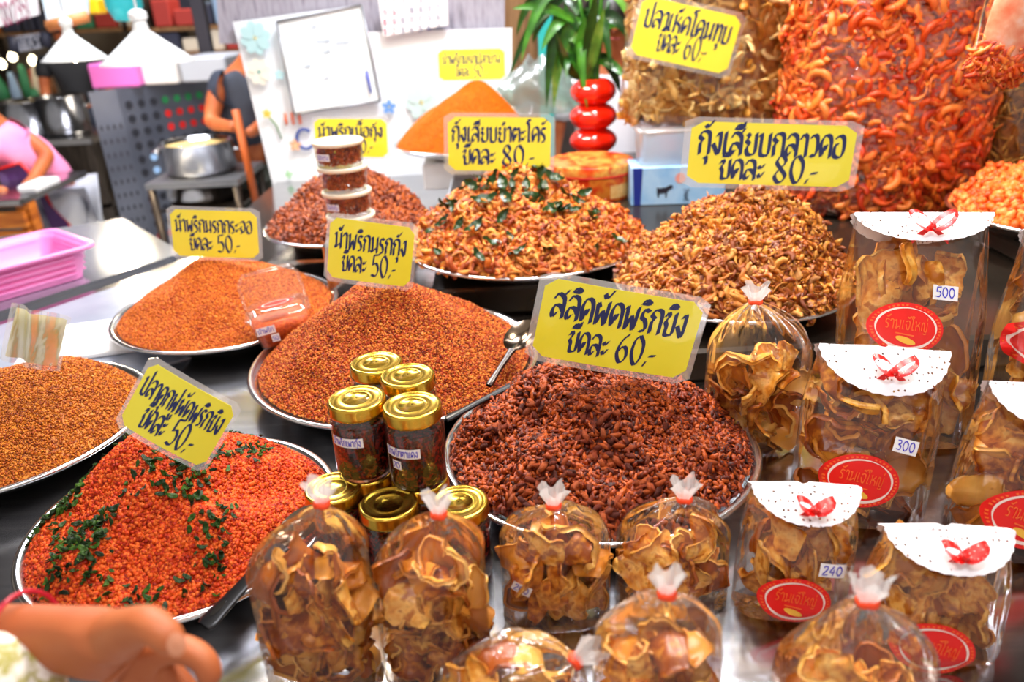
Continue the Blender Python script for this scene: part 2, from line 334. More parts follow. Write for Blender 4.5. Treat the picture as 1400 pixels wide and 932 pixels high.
rbox('display_step', -.56, -.24, 1.70, 2.03, ZT, ZS-.0005, STEEL, label='pale steel riser under the dark shrimp pan by the tub stack', cat='riser')

# ================================================================== PANS
def pan(cx, cy, zr, R, label, inner=.66):
    mb = MB(); h = .045
    prof = [(0.001, .0015), (R*inner-.01, .0015), (R*inner, .004), (R*.9, h*.72), (R-.009, h-.003), (R-.006, h), (R, h+.001), (R+.003, h-.002), (R+.001, h-.005), (R-.004, h-.007),
            (R*.9+.002, h*.66), (R*inner+.004, 0), (0.001, 0)]
    mb.lathe(prof, 96); return mb.build('serving_pan', RSTEEL, loc=(cx, cy, zr-h), label=label, cat='pan', group=None)
# variants of pieces --------------------------------------------------
ICO_V = np.array([(0, 0, 1), (.894, 0, .447), (.276, .851, .447), (-.724, .526, .447), (-.724, -.526, .447), (.276, -.851, .447), (.724, .526, -.447), (-.276, .851, -.447), (-.894, 0, -.447), (-.276, -.851, -.447), (.724, -.526, -.447), (0, 0, -1)])
ICO_F = np.array([(0, 1, 2), (0, 2, 3), (0, 3, 4), (0, 4, 5), (0, 5, 1), (1, 6, 2), (2, 7, 3), (3, 8, 4), (4, 9, 5), (5, 10, 1), (2, 6, 7), (3, 7, 8), (4, 8, 9), (5, 9, 10), (1, 10, 6), (6, 11, 7), (7, 11, 8), (8, 11, 9), (9, 11, 10), (10, 11, 6)])
OCT_V = np.array([(1, 0, 0), (-1, 0, 0), (0, 1, 0), (0, -1, 0), (0, 0, 1), (0, 0, -1.)])
OCT_F = np.array([(0, 2, 4), (2, 1, 4), (1, 3, 4), (3, 0, 4), (2, 0, 5), (1, 2, 5), (3, 1, 5), (0, 3, 5)])
def lump(n, sx, sy, sz, jit, base='ico'):
    out = []
    for _ in range(n):
        v = (ICO_V if base == 'ico' else OCT_V)*np.array([sx, sy, sz]); v = v*(1+nrm.uniform(-jit, jit, (len(v), 1)))
        out.append((v*.5, ICO_F if base == 'ico' else OCT_F))
    return out
def quadtri(nu, nv, closed=True):
    T = []
    for j in range(nv-1):
        for i in range(nu if closed else nu-1):
            k = (i+1) % nu; a, b, cc, d = j*nu+i, j*nu+k, (j+1)*nu+k, (j+1)*nu+i; T += [(a, b, cc), (a, cc, d)]
    return T
def shrimp_var(n, arc0, arc1, rad=.5, thick=.2, rings=9, seg=6, tail=True):
    out = []
    for _ in range(n):
        A = math.radians(nrm.uniform(arc0, arc1)); V = []
        for j in range(rings):
            t = j/(rings-1); a = A*(t-.5); rr = rad*(1-.18*t); prof = thick*(math.sin(PI*min(1, .12+t*.95))**.5*(1.05-.7*t)) if t < .93 else thick*.22
            if j == 0: prof = thick*.35
            cen = np.array([rr*math.cos(a)-rad*.6, rr*math.sin(a), nrm.uniform(-.02, .02)]); nx = np.array([math.cos(a), math.sin(a), 0])
            w = prof*(1+.12*(j % 2))
            for k in range(seg):
                b = 2*PI*k/seg; V.append(cen+nx*w*math.cos(b)+np.array([0, 0, 1])*w*.8*math.sin(b))
        T = quadtri(seg, rings)
        if tail:
            a = A*.5; rr = rad*.82; cen = np.array([rr*math.cos(a)-rad*.6, rr*math.sin(a), 0]); tg = np.array([-math.sin(a), math.cos(a), 0]); nx = np.array([math.cos(a), math.sin(a), 0])
            o = len(V); V += [cen-nx*.03, cen+nx*.03, cen+tg*.2+nx*.13, cen+tg*.24, cen+tg*.2-nx*.13, cen+np.array([0, 0, .02])]
            T += [(o, o+1, o+5), (o+1, o+2, o+5), (o+2, o+3, o+5), (o+3, o+4, o+5), (o+4, o, o+5), (o, o+4, o+2), (o, o+2, o+1), (o+4, o+3, o+2)]
        out.append((np.array(V), np.array(T)))
    return out
def flake_var(n, w=.5, curl=.5):
    """thin bent leaf-like flake, closed"""
    out = []
    for _ in range(n):
        nu, nv = 4, 4; V = []; cu = curl*nrm.uniform(.4, 1.3); tw = nrm.uniform(-.5, .5)
        for side in (1, -1):
            for j in range(nv):
                t = j/(nv-1); ww = w*(math.sin(PI*(.15+.75*t)))*nrm.uniform(.8, 1.1)
                for i in range(nu):
                    s = i/(nu-1)-.5; x = (t-.5); y = s*ww; z = cu*(x*x*1.6+y*y*2)-.2*cu+side*.035; V.append((x, y*math.cos(tw*x)-z*math.sin(tw*x), z*math.cos(tw*x)+y*math.sin(tw*x)))
        T = quadtri(nu, nv, False); m = nu*nv; T2 = [(a+m, cc+m, b+m) for a, b, cc in T]; E = []
        ring = [i for i in range(nu)]+[j*nu+nu-1 for j in range(1, nv)]+[(nv-1)*nu+i for i in range(nu-2, -1, -1)]+[j*nu for j in range(nv-2, 0, -1)]
        for i in range(len(ring)):
            a, b = ring[i], ring[(i+1) % len(ring)]; E += [(a, a+m, b+m), (a, b+m, b)]
        out.append((np.array(V), np.array(T+T2+E)))
    return out
def rotmats(nrmls, tilt, flat=True):
    """random rotations: local z close to the surface normal, spread by tilt"""
    n = len(nrmls); z = nrmls+nrm.normal(0, tilt, (n, 3)); z /= np.linalg.norm(z, axis=1)[:, None]
    h = nrm.normal(0, 1, (n, 3)); x = h-(h*z).sum(1)[:, None]*z; x /= np.linalg.norm(x, axis=1)[:, None]; y = np.cross(z, x)
    return np.stack([x, y, z], 2)
def join(variants, pos, R, size, idx=None, rnd=None):
    vi = nrm.integers(0, len(variants), len(pos)) if idx is None else idx
    Vs = []; Ts = []; Rn = []; off = 0; rr = nrm.random(len(pos)) if rnd is None else rnd
    for k, (v, T) in enumerate(variants):
        m = np.where(vi == k)[0]
        if not len(m): continue
        W = np.einsum('nij,vj->nvi', R[m], v)*size[m][:, None, None]+pos[m][:, None, :]
        Vs.append(W.reshape(-1, 3)); Ts.append((T[None]+(np.arange(len(m))*len(v))[:, None, None]+off).reshape(-1, 3)); off += len(m)*len(v)
        Rn.append(np.repeat(rr[m], len(v)))
    return np.vstack(Vs), np.vstack(Ts), np.concatenate(Rn)
class Mound:
    """heap in a pan: boundary circle radius R about (0,0), apex (ax, ay, H)"""
    def __init__(s, R, ax, ay, H, power=1.15, rnd=.10, lump=.004, seed=1, sub=0.):
        s.R, s.ax, s.ay, s.H, s.p, s.e, s.l = R, ax, ay, H, power, rnd, lump; g = np.random.default_rng(seed); s.ph = g.uniform(0, 6.28, 8); s.fr = g.uniform(15, 60, (8, 2))*g.choice([-1, 1], (8, 2))
    def h(s, x, y):
        dx, dy = x-s.ax, y-s.ay; d = np.sqrt(dx*dx+dy*dy)+1e-9; ux, uy = dx/d, dy/d
        b = s.ax*ux+s.ay*uy; D = -b+np.sqrt(np.maximum(b*b-(s.ax**2+s.ay**2-s.R**2), 1e-9)); q = d/D
        g = 1-(np.sqrt(q*q+s.e**2)-s.e)/(math.sqrt(1+s.e**2)-s.e); g = np.sign(g)*np.abs(g)**s.p
        n = sum(np.sin(x*s.fr[i, 0]+y*s.fr[i, 1]+s.ph[i]) for i in range(8))*s.l/2
        return s.H*g+n*np.clip((1-q)*6, 0, 1)
    def base(s, nr=40, na=96):
        V = [(s.ax, s.ay, float(s.h(np.array(s.ax+1e-4), np.array(s.ay))))]; a = np.linspace(0, 2*PI, na, endpoint=False)
        for k in range(1, nr+1):
            q = k/nr; bx, by = s.R*np.cos(a), s.R*np.sin(a); x = s.ax+(bx-s.ax)*q*.999; y = s.ay+(by-s.ay)*q*.999; V += list(zip(x, y, s.h(x, y)))
        T = [(0, 1+i, 1+(i+1) % na) for i in range(na)]
        for k in range(nr-1):
            for i in range(na):
                A, B = 1+k*na+i, 1+k*na+(i+1) % na; T += [(A, A+na, B+na), (A, B+na, B)]
        return np.array(V), np.array(T)
    def sample(s, n, front=0.):
        a = nrm.uniform(0, 2*PI, n*2); r = s.R*np.sqrt(nrm.random(n*2)); x, y = r*np.cos(a), r*np.sin(a)
        if front: k = nrm.random(n*2) < np.where(y > s.ay+.03, front, 1.); x, y = x[k], y[k]
        x, y = x[:n], y[:n]; e = 1e-3; z = s.h(x, y); gx = (s.h(x+e, y)-z)/e; gy = (s.h(x, y+e)-z)/e
        nn = np.stack([-gx, -gy, np.ones_like(x)], 1); nn /= np.linalg.norm(nn, axis=1)[:, None]
        return np.stack([x, y, z], 1), nn
def heap(name, cx, cy, zr, md, variants, n, size, mat, label, cat, tilt=.5, lift=.15, singles=0, single=None, front=.4, z0=-.004, group=None):
    """the heap: joined loose pieces (stuff) on a solid core; optionally the nearest pieces as objects of their own"""
    bV, bT = md.base(); pos, nn = md.sample(n, front); R = rotmats(nn, tilt); sz = nrm.uniform(size[0], size[1], len(pos)); pos = pos+nn*(sz*lift)[:, None]
    vi = nrm.integers(0, len(variants), len(pos)); keep = np.ones(len(pos), bool)
    if singles:
        wp = pos+np.array([cx, cy, zr+z0]); vd = CAM-wp; dist = np.linalg.norm(vd, axis=1); facing = (vd*nn).sum(1)/dist; q = wp-CAM; zz = q@FW
        ux = 700+F*(q@RT)/zz; uy = 466-F*(q@UP)/zz
        ok = (facing > .15) & (ux > 0) & (ux < 1400) & (uy < 932); score = np.where(ok, sz/dist*np.clip(facing, .2, 1), 0)
        top = np.argsort(-score)[:singles]; keep[top] = False; me = []
        for k, (v, T) in enumerate(variants):
            m_ = tri_mesh(single['name'], v, T); m_.materials.append(mat); me.append(m_)
        for i in top:
            o = bpy.data.objects.new(single['name'], me[vi[i]]); COL.objects.link(o); o['label'] = single['label']; o['category'] = single['cat']; o['group'] = single['group']
            M = np.eye(4); M[:3, :3] = R[i]*sz[i]; M[:3, 3] = wp[i]+nn[i]*sz[i]*.12; o.matrix_world = Matrix(M.tolist())
    V, T, rn = join(variants, pos[keep], R[keep], sz[keep], vi[keep])
    V = np.vstack([bV, V]); T = np.vstack([bT, T+len(bV)]); rn = np.concatenate([nrm.random(len(bV))*.5, rn])
    me = tri_mesh(name, V, T, True, rn)
    return link(name, me, mat, loc=(cx, cy, zr+z0), label=label, cat=cat, kind='stuff')

M_T2 = piecemat('red_chilli_flake', ['#480a01', '#7c1e02', '#9c2e04', '#b4420a', '#c86014', '#eea040', '#882402'], .5, 900, .25, .3)
M_T4 = piecemat('orange_chilli_flake', ['#7c2402', '#ac4004', '#c0540a', '#d06c14', '#ec9430', '#a03804'], .5, 900, .3, .3)
M_T5 = piecemat('brown_chilli_flake', ['#662804', '#963e06', '#b0540a', '#c87014', '#e09030', '#8a3606'], .5, 900, .3, .3)
M_T1 = piecemat('red_fish_crumb', ['#841602', '#b02804', '#c83c08', '#dc5412', '#e87028', '#9c2002'], .55, 500, .25, .4)
M_T6 = piecemat('dark_fried_fish', ['#380c02', '#6c2004', '#96380c', '#bc5618', '#541604'], .5, 300, .35, .8)
M_T7 = piecemat('fried_shrimp', ['#6c2a04', '#944408', '#ac560c', '#cc7e24', '#e8a448', '#742e04'], .4, 250, .5, .5)
M_T3 = piecemat('leafy_fried_shrimp', ['#702402', '#a84206', '#c86010', '#e08628', '#f0ac4c', '#923604'], .4, 250, .5, .5)
M_T8 = piecemat('dark_fried_shrimp', ['#4c1804', '#7c2e06', '#9c440c', '#ba6018'], .42, 300, .5, .5)
M_T9 = piecemat('orange_powder', ['#b45002', '#cc6604', '#dc7a08', '#c05c02'], .6, 900, .2, .3)
M_T10 = piecemat('pink_orange_shrimp', ['#cc4408', '#e66014', '#f27c28', '#fa9c50'], .45, 200, .4, .4)
LEAFG = piecemat('shredded_lime_leaf', ['#0c1e04', '#182f08', '#24440c', '#3c5c14'], .5, 200, .25, .3)

def at_apex(px, py, cx, cy, zr, dy):
    a = PY(px, py, cy+dy); return a[0]-cx, dy, a[2]-zr
GRAIN = lump(6, 1, .8, .6, .35, 'oct'); CRUMB = lump(8, 1, .9, .8, .35); SPLINT = lump(6, 1.3, .5, .35, .3, 'oct')
# T1 red crumbs with green leaf
T1 = (-.4055, .7654, .06, .1805)
pan(*T1, 'steel pan at the front left holding red fish crumbs and green leaf')
ax, ay, H = at_apex(205, 592, T1[0], T1[1], T1[2], .03); pass
md1 = Mound(T1[3]*.935, ax, ay, H, .88, .12, .006, 3)
heap('fish_crumb_heap', *T1[:3], md1, CRUMB, 20000, (.0028, .007), M_T1, 'heap of red fried catfish crumbs in the front left pan', 'food heap')
pos, nn = md1.sample(3800, .3); k = (np.sin(pos[:, 0]*40+1)*np.sin(pos[:, 1]*37+2)+nrm.uniform(-1, 1, len(pos))*.9 > .6) & (pos[:, 0] < ax+.12); pos, nn = pos[k], nn[k]
V, T, rn = join(flake_var(6, .55, .8), pos+nn*.004, rotmats(nn, .5), nrm.uniform(.004, .013, len(pos)))
link('shredded_leaves', tri_mesh('shredded_leaves', V, T, True, rn), LEAFG, loc=(T1[0], T1[1], T1[2]-.002), label='shredded dark green lime leaves scattered over the red fish crumbs', cat='leaves', kind='stuff')
# T2
T2 = (-.2004, 1.1966, .06, .2437)
pan(*T2, 'steel pan in the middle heaped with red chilli flakes behind the jars')
ax, ay, H = at_apex(518, 378, T2[0], T2[1], T2[2], .0); pass
heap('chilli_flake_heap', *T2[:3], Mound(T2[3]*.935, ax, ay, H, .96, .14, .003, 5), GRAIN+SPLINT[:2], 42000, (.003, .0066), M_T2, 'conical heap of coarse red chilli flakes behind the jar stack', 'food heap', tilt=.8)
# T4
T4 = (-.5763, 1.468, .06, .2205)
pan(*T4, 'steel pan of orange chilli flakes carrying the clear flip lid box')
ax, ay, H = at_apex(290, 350, T4[0], T4[1], T4[2], .03); pass
heap('chilli_flake_heap', *T4[:3], Mound(T4[3]*.935, ax, ay, H, .90, .14, .003, 6), GRAIN+SPLINT[:2], 34000, (.0028, .006), M_T4, 'heap of orange chilli flakes next to the clear flip lid box', 'food heap', tilt=.8)
# T5
T5 = (-.7803, 1.024, .06, .21)
pan(*T5, 'steel pan cut off by the left edge holding brown chilli flakes')
ax, ay, H = at_apex(78, 492, T5[0], T5[1], T5[2], .02); pass
heap('chilli_flake_heap', *T5[:3], Mound(T5[3]*.935, ax, ay, H, .88, .2, .003, 8), GRAIN+SPLINT[:2], 34000, (.0024, .006), M_T5, 'heap of brown chilli flakes at the left edge under the blank card', 'food heap', tilt=.8)
# T6
T6 = (.1103, .8841, .06, .2081)
pan(*T6, 'steel pan heaped with dark brown fried fish behind the front bags')
ax, ay, H = at_apex(800, 492, T6[0], T6[1], T6[2], .04); pass
FISH = lump(12, 1.15, .5, .36, .35)
heap('fried_fish_heap', *T6[:3], Mound(T6[3]*.935, ax, ay, H, .78, .25, .006, 9), FISH, 7000, (.008, .017), M_T6, 'heap of small dark brown fried fish pieces in the centre front pan', 'food heap', tilt=.5, lift=.25,
     singles=300, single=dict(name='fried_fish_piece', label='small dark brown fried fish piece on the centre front heap', cat='fish piece', group='fried fish pieces on the centre front heap'))
# T7
T7 = (.4147, 1.3404, .12, .2172)
pan(*T7, 'steel pan of golden brown shrimp below the shrimp sack')
ax, ay, H = at_apex(1040, 256, T7[0], T7[1], T7[2], .05); pass
SHR = shrimp_var(6, 120, 230, .5, .2, 8, 5)+flake_var(4, .6, .7)
heap('fried_shrimp_heap', *T7[:3], Mound(T7[3]*.935, ax, ay, H, .78, .2, .006, 11), SHR, 3600, (.016, .032), M_T7, 'heap of golden brown fried shrimp in front of the shrimp sack', 'food heap', tilt=.6, lift=.2,
     singles=150, single=dict(name='fried_shrimp', label='small golden brown fried shrimp on the heap in front of the sack', cat='shrimp', group='fried shrimp on the heap in front of the sack'))
# T3
T3 = (.0415, 1.65, .12, .2667)
pan(*T3, 'steel pan of orange shrimp with dark leaves in front of the vase')
ax, ay, H = at_apex(690, 238, T3[0], T3[1], T3[2], .02); ax = max(-.08, ax); pass
md3 = Mound(T3[3]*.935, ax, ay, H, .82, .2, .006, 12)
heap('leafy_shrimp_heap', *T3[:3], md3, SHR, 4200, (.018, .034), M_T3, 'heap of orange fried shrimp mixed with dark green leaves', 'food heap', tilt=.6, lift=.2,
     singles=150, single=dict(name='fried_shrimp', label='small orange fried shrimp on the heap mixed with green leaves', cat='shrimp', group='fried shrimp on the heap mixed with leaves'))
def leaf_piece(seed, w=.45, curl=.6):
    g = random.Random(seed); mb = MB(); cu = curl*g.uniform(.5, 1.4)
    def f(u, v, dz=0):
        x = v-.5; ww = w*math.sin(PI*min(1, .05+v*.93))**.8; y = (u-.5)*ww; return (x, y, cu*(x*x)+abs(u-.5)*.18+.04*math.sin(v*14)+dz)
    mb.grid(lambda u, v: f(u, v), 5, 9); return mb.mesh('fried_leaf')
lm = [leaf_piece(i) for i in range(5)]
for m_ in lm: m_.materials.append(principled('dark_fried_leaf', '#1d3a12', .3) if m_ is lm[0] else lm[0].materials[0])
pos, nn = md3.sample(400, .2); k = [i for i in range(len(pos)) if (nn[i]*(CAM-pos[i]-np.array(T3[:3]))).sum() > .15 and pos[i][2] > .01][:46]; R = rotmats(nn, .45)
for j, i in enumerate(k):
    s_ = nrm.uniform(.03, .058); o = bpy.data.objects.new('fried_leaf', lm[j % 5]); COL.objects.link(o)
    tag(o, 'crisp dark green leaf lying among the orange fried shrimp', 'leaf', 'crisp leaves on the leafy shrimp heap')
    M = np.eye(4); M[:3, :3] = R[i]*s_; M[:3, 3] = pos[i]+nn[i]*.017+np.array([T3[0], T3[1], T3[2]]); o.matrix_world = Matrix(M.tolist())
# T8
T8 = (-.389, 1.8624, .12, .2045)
pan(*T8, 'steel pan of dark brown shrimp behind the tub stack')
ax, ay, H = at_apex(480, 226, T8[0], T8[1], T8[2], .03); pass
heap('dark_shrimp_heap', *T8[:3], Mound(T8[3]*.935, ax, ay, H, .82, .25, .005, 14), FISH, 6500, (.010, .021), M_T8, 'heap of dark brown fried shrimp behind the stacked round tubs', 'food heap', tilt=.6, lift=.2)
# T9
T9 = (-.1153, 2.4576, .20, .2267)
pan(*T9, 'steel pan of fine orange powder at the back near the board', .5)
ax, ay, H = at_apex(655, 111, T9[0], T9[1], T9[2], .0); pass
heap('chilli_powder_heap', *T9[:3], Mound(T9[3]*.935, ax, ay, H, .82, .18, .003, 15), GRAIN, 30000, (.003, .006), M_T9, 'smooth heap of fine bright orange powder at the back', 'food heap', tilt=.9)
# T10 (right edge): shrimps in a pan
T10p = P(1425, 285, .16)
T10 = (T10p[0]+.06, T10p[1], .16, .23)
pan(*T10, 'steel pan of pinkish orange shrimp cut off by the right edge')
ax, ay, H = at_apex(1440, 210, T10[0], T10[1], .26, .0); pass
heap('orange_shrimp_heap', *T10[:3], Mound(T10[3]*.935, ax, ay, .10, .8, .3, .005, 16), lump(8, 1.1, .7, .55, .3), 2600, (.014, .028), M_T10, 'heap of bright orange soft shrimp at the right edge', 'food heap', tilt=.7, lift=.2)
rbox('display_stand', T10[0]-.15, T10[0]+.15, T10[1]-.15, T10[1]+.15, ZS, .114, DARKST, label='dark steel stand under the orange shrimp pan at the right edge', cat='stand')
rbox('display_stand', T9[0]-.13, T9[0]+.13, 2.33, 2.60, ZS, .154, WHITE, label='white box under the orange powder pan at the back', cat='stand')

# ================================================================== JARS
PASTE = noisy('chilli_paste', ['#1a0503', '#2c0a05', '#3a0d06', '#8a1c0c', '#2a0804'], 190, .25, 0., .3, detail=2)
def jar_proto():
    t = empty('chilli_jar'); R = .0335; H = .0965
    MB().lathe([(.001, .001), (R-.004, 0), (R-.001, .003), (R, .008), (R, H-.026), (R-.003, H-.019), (R-.007, H-.015), (R-.007, H-.008)], 40).build('glass_body', GLASS, t)
    MB().lathe([(.001, .003), (R-.005, .003), (R-.002, .009), (R-.002, H-.030), (R-.004, H-.028), (.001, H-.027)], 36).build('chilli_paste', PASTE, t)
    r = R-.0005
    MB().lathe([(r-.002, H-.016), (r, H-.0155), (r+.0006, H-.014), (r, H-.0125), (r, H-.003), (r-.001, H-.001), (r-.003, H), (r-.0055, H-.0006), (r-.007, H-.0018), (r-.015, H-.0012), (r-.018, H-.0004), (r-.0185, H-.0012), (.001, H-.0006)], 48).build('lid', GOLD, t)
    return t, R, H
JAR, JR, JH = jar_proto()
def drape_cyl(V, R, a0, zc): 
    return [(R*math.sin(x/R+a0), -R*math.cos(x/R+a0), y+zc) for x, y in V]
def paper_label(parent, R, a0, zc, w, h, text, th=.6, name='paper_label'):
    mb = MB().grid(lambda u, v: (R*math.sin((u-.5)*w/R+a0), -R*math.cos((u-.5)*w/R+a0), zc+(v-.5)*h), 12, 2)
    p = mb.build(name, WHITE, parent, label='white paper label written in blue')
    V, Q = lettering(text, 0, -h*.03, w*.9, h*th, (.06, .05), .05)
    MB().add(drape_cyl(V, R+.0004, a0, zc), Q, 0, False).build('lettering', PEN, p)
def jar(px, py, z, yaw=0, label='', labels=(), proto=None):
    p = P(px, py, z+JH); o = copy_tree(JAR) if proto is None else proto
    o.location = V3((p[0], p[1], z)); o.rotation_euler = (0, 0, yaw); tag(o, label, 'jar', 'gold lidded chilli jars stacked by the bags')
    for (a0, zc, w, h, tx) in labels: paper_label(o, JR+.0006, a0, zc, w, h, tx)
    return p
z1, z2 = ZT, ZT+JH
def jar_at(x, y, z, yaw, label, labels=()):
    o = copy_tree(JAR); o.location = (x, y, z); o.rotation_euler = (0, 0, yaw); tag(o, label, 'jar', 'gold lidded chilli jars stacked by the bags')
    for (a0, zc, w, h, tx) in labels: paper_label(o, JR+.0006, a0, zc, w, h, tx)
A_ = P(455, 665, z2); B_ = P(532, 680, z2); C_ = P(620, 679, z2)
D_ = P(487, 543, z2+JH); E0 = P(563, 552, z2+JH); F_ = P(514, 494, z2+JH); G_ = P(557, 511, z2+JH)
D_[1] = max(D_[1], B_[1]+.055)
F_[1] = max(F_[1], D_[1]+.068); G_[1] = max(G_[1], E0[1]+.062)
jar_at(A_[0], A_[1], z1, .2, 'lower jar at the left end of the front row, behind the first crisp bag')
jar_at(B_[0], B_[1]-.008, z1, .5, 'lower jar in the middle of the front row, between the two tied bags')
jar_at(C_[0]+.006, C_[1]-.008, z1, 1., 'lower jar at the right end of the front row, touching the big pan')
jar_at(D_[0], D_[1], z2, 0, 'upper jar with one blue written label at the left of the front pair', [(-.35, .056, .040, .012, 'น้ำพริกเผากุ้ง')])
jar_at(E0[0], E0[1], z2, 0, 'upper jar with a long and a small blue label, right of the front pair', [(-.40, .052, .044, .012, 'น้ำพริกตาแดง'), (-.62, .036, .012, .011, '70')])
jar_at(F_[0], F_[1], z2, .8, 'upper jar furthest back in the stack, behind the left front pair jar')
jar_at(G_[0], G_[1], z2, .3, 'upper jar in the second row, just behind the brightest lid')
for q_, lb in ((D_, 'lower jar directly under the upper jar with one label'), (E0, 'lower jar directly under the upper jar with two labels'), (F_, 'lower jar hidden under the rearmost upper jar'), (G_, 'lower jar hidden under the second row upper jar')):
    jar_at(q_[0], q_[1], z1, 0, lb)
for ch in list(JAR.children): bpy.data.objects.remove(ch)
bpy.data.objects.remove(JAR)

# ================================================================== ROUND TUBS
def tub(px, py, z, R, H, fillcol, label, txt=None, n=0):
    p = P(px, py, z+H); t = empty('round_tub', (p[0], p[1], z), label=label, cat='tub', group='round clear tubs stacked by the dark shrimp')
    MB().lathe([(.001, 0), (R-.006, 0), (R-.004, .002), (R-.001, H-.008)], 40).build('clear_body', TUB, t)
    m = lump(6, 1.1, .6, .5, .3); g = 700; a = nrm.uniform(0, 2*PI, g); rr = (R-.007)*np.sqrt(nrm.uniform(.45, 1, g)); pos = np.stack([rr*np.cos(a), rr*np.sin(a), nrm.uniform(.005, H-.014, g)], 1)
    V, T, rn = join(m, pos, rotmats(nrm.normal(0, 1, (g, 3)), 1), nrm.uniform(.006, .011, g)); 
    link('chilli_filling', tri_mesh('chilli_filling', V, T, True, rn), fillcol, t, kind='stuff')
    MB().lathe([(R-.002, H-.010), (R+.001, H-.010), (R+.0015, H-.003), (R, H-.0005), (R-.003, H), (R-.006, H-.002), (.001, H-.002)], 48).build('lid', principled('cream_lid', '#f0ead4', .35), t)
    if txt: paper_label(t, R+.0015, -.42, H*.52, .030, .013, txt)
    return p
MT = piecemat('tub_chilli', ['#6a1804', '#8f2c08', '#b4480f', '#c86420'], .4, 300)
tz = .128; TH_ = .0425
pb = PY(478, 330, 1.43)
rbox('tub_stand', -.385, -.285, 1.41, 1.515, .0681+ZT-ZT, .128, DARKST, label='small dark steel block under the stacked round tubs', cat='riser') if False else None
TZ0 = .113
stx = [(463, 188, 3, None), (470, 225, 2, None), (474, 258, 1, None), (480, 287, 0, None)]
Yt = 1.60
for px, py, k, _ in stx:
    pp = PY(px, py, Yt); pass
tp = PY(463, 190, Yt); tubH = .051
TZ0 = tp[2]-4*tubH; pass
for i, (dx, lab, tx) in enumerate(((0.004, 'bottom round tub of the stack, cream lid just showing', None), (.002, 'round tub second from the bottom with a white label', 'น้ำพริกกุ้ง'), (0, 'round tub second from the top without a label', None), (-.003, 'topmost round tub of the stack, with a white label', 'ปลาย่าง'))):
    t = empty('round_tub', (tp[0]+dx, Yt, TZ0+i*tubH), label=lab, cat='tub', group='round clear tubs stacked by the dark shrimp'); R, H = .0505, tubH-.0005
    MB().lathe([(.001, 0), (R-.006, 0), (R-.004, .002), (R-.001, H-.008)], 40).build('clear_body', TUB, t)
    m = lump(6, 1.1, .6, .5, .3); g = 1000; a = nrm.uniform(0, 2*PI, g); rr = (R-.009)*np.sqrt(nrm.uniform(.5, 1, g)); pos = np.stack([rr*np.cos(a), rr*np.sin(a), nrm.uniform(.006, H-.013, g)], 1)
    V, T, rn = join(m, pos, rotmats(nrm.normal(0, 1, (g, 3)), 1), nrm.uniform(.005, .010, g))
    link('chilli_filling', tri_mesh('chilli_filling', V, T, True, rn), MT, t, kind='stuff')
    MB().lathe([(R-.002, H-.009), (R+.001, H-.009), (R+.0015, H-.003), (R, H-.0005), (R-.003, H), (R-.006, H-.002), (.001, H-.002)], 48).build('lid', bpy.data.materials.get('cream_lid') or principled('cream_lid', '#f0ead4', .35), t)
    if tx: paper_label(t, R+.0015, -.5, H*.45, .032, .014, tx)
rbox('tub_stand', tp[0]-.055, tp[0]+.055, Yt-.055, Yt+.045, ZT, TZ0, STEEL, label='narrow steel block under the stack of round tubs', cat='riser')

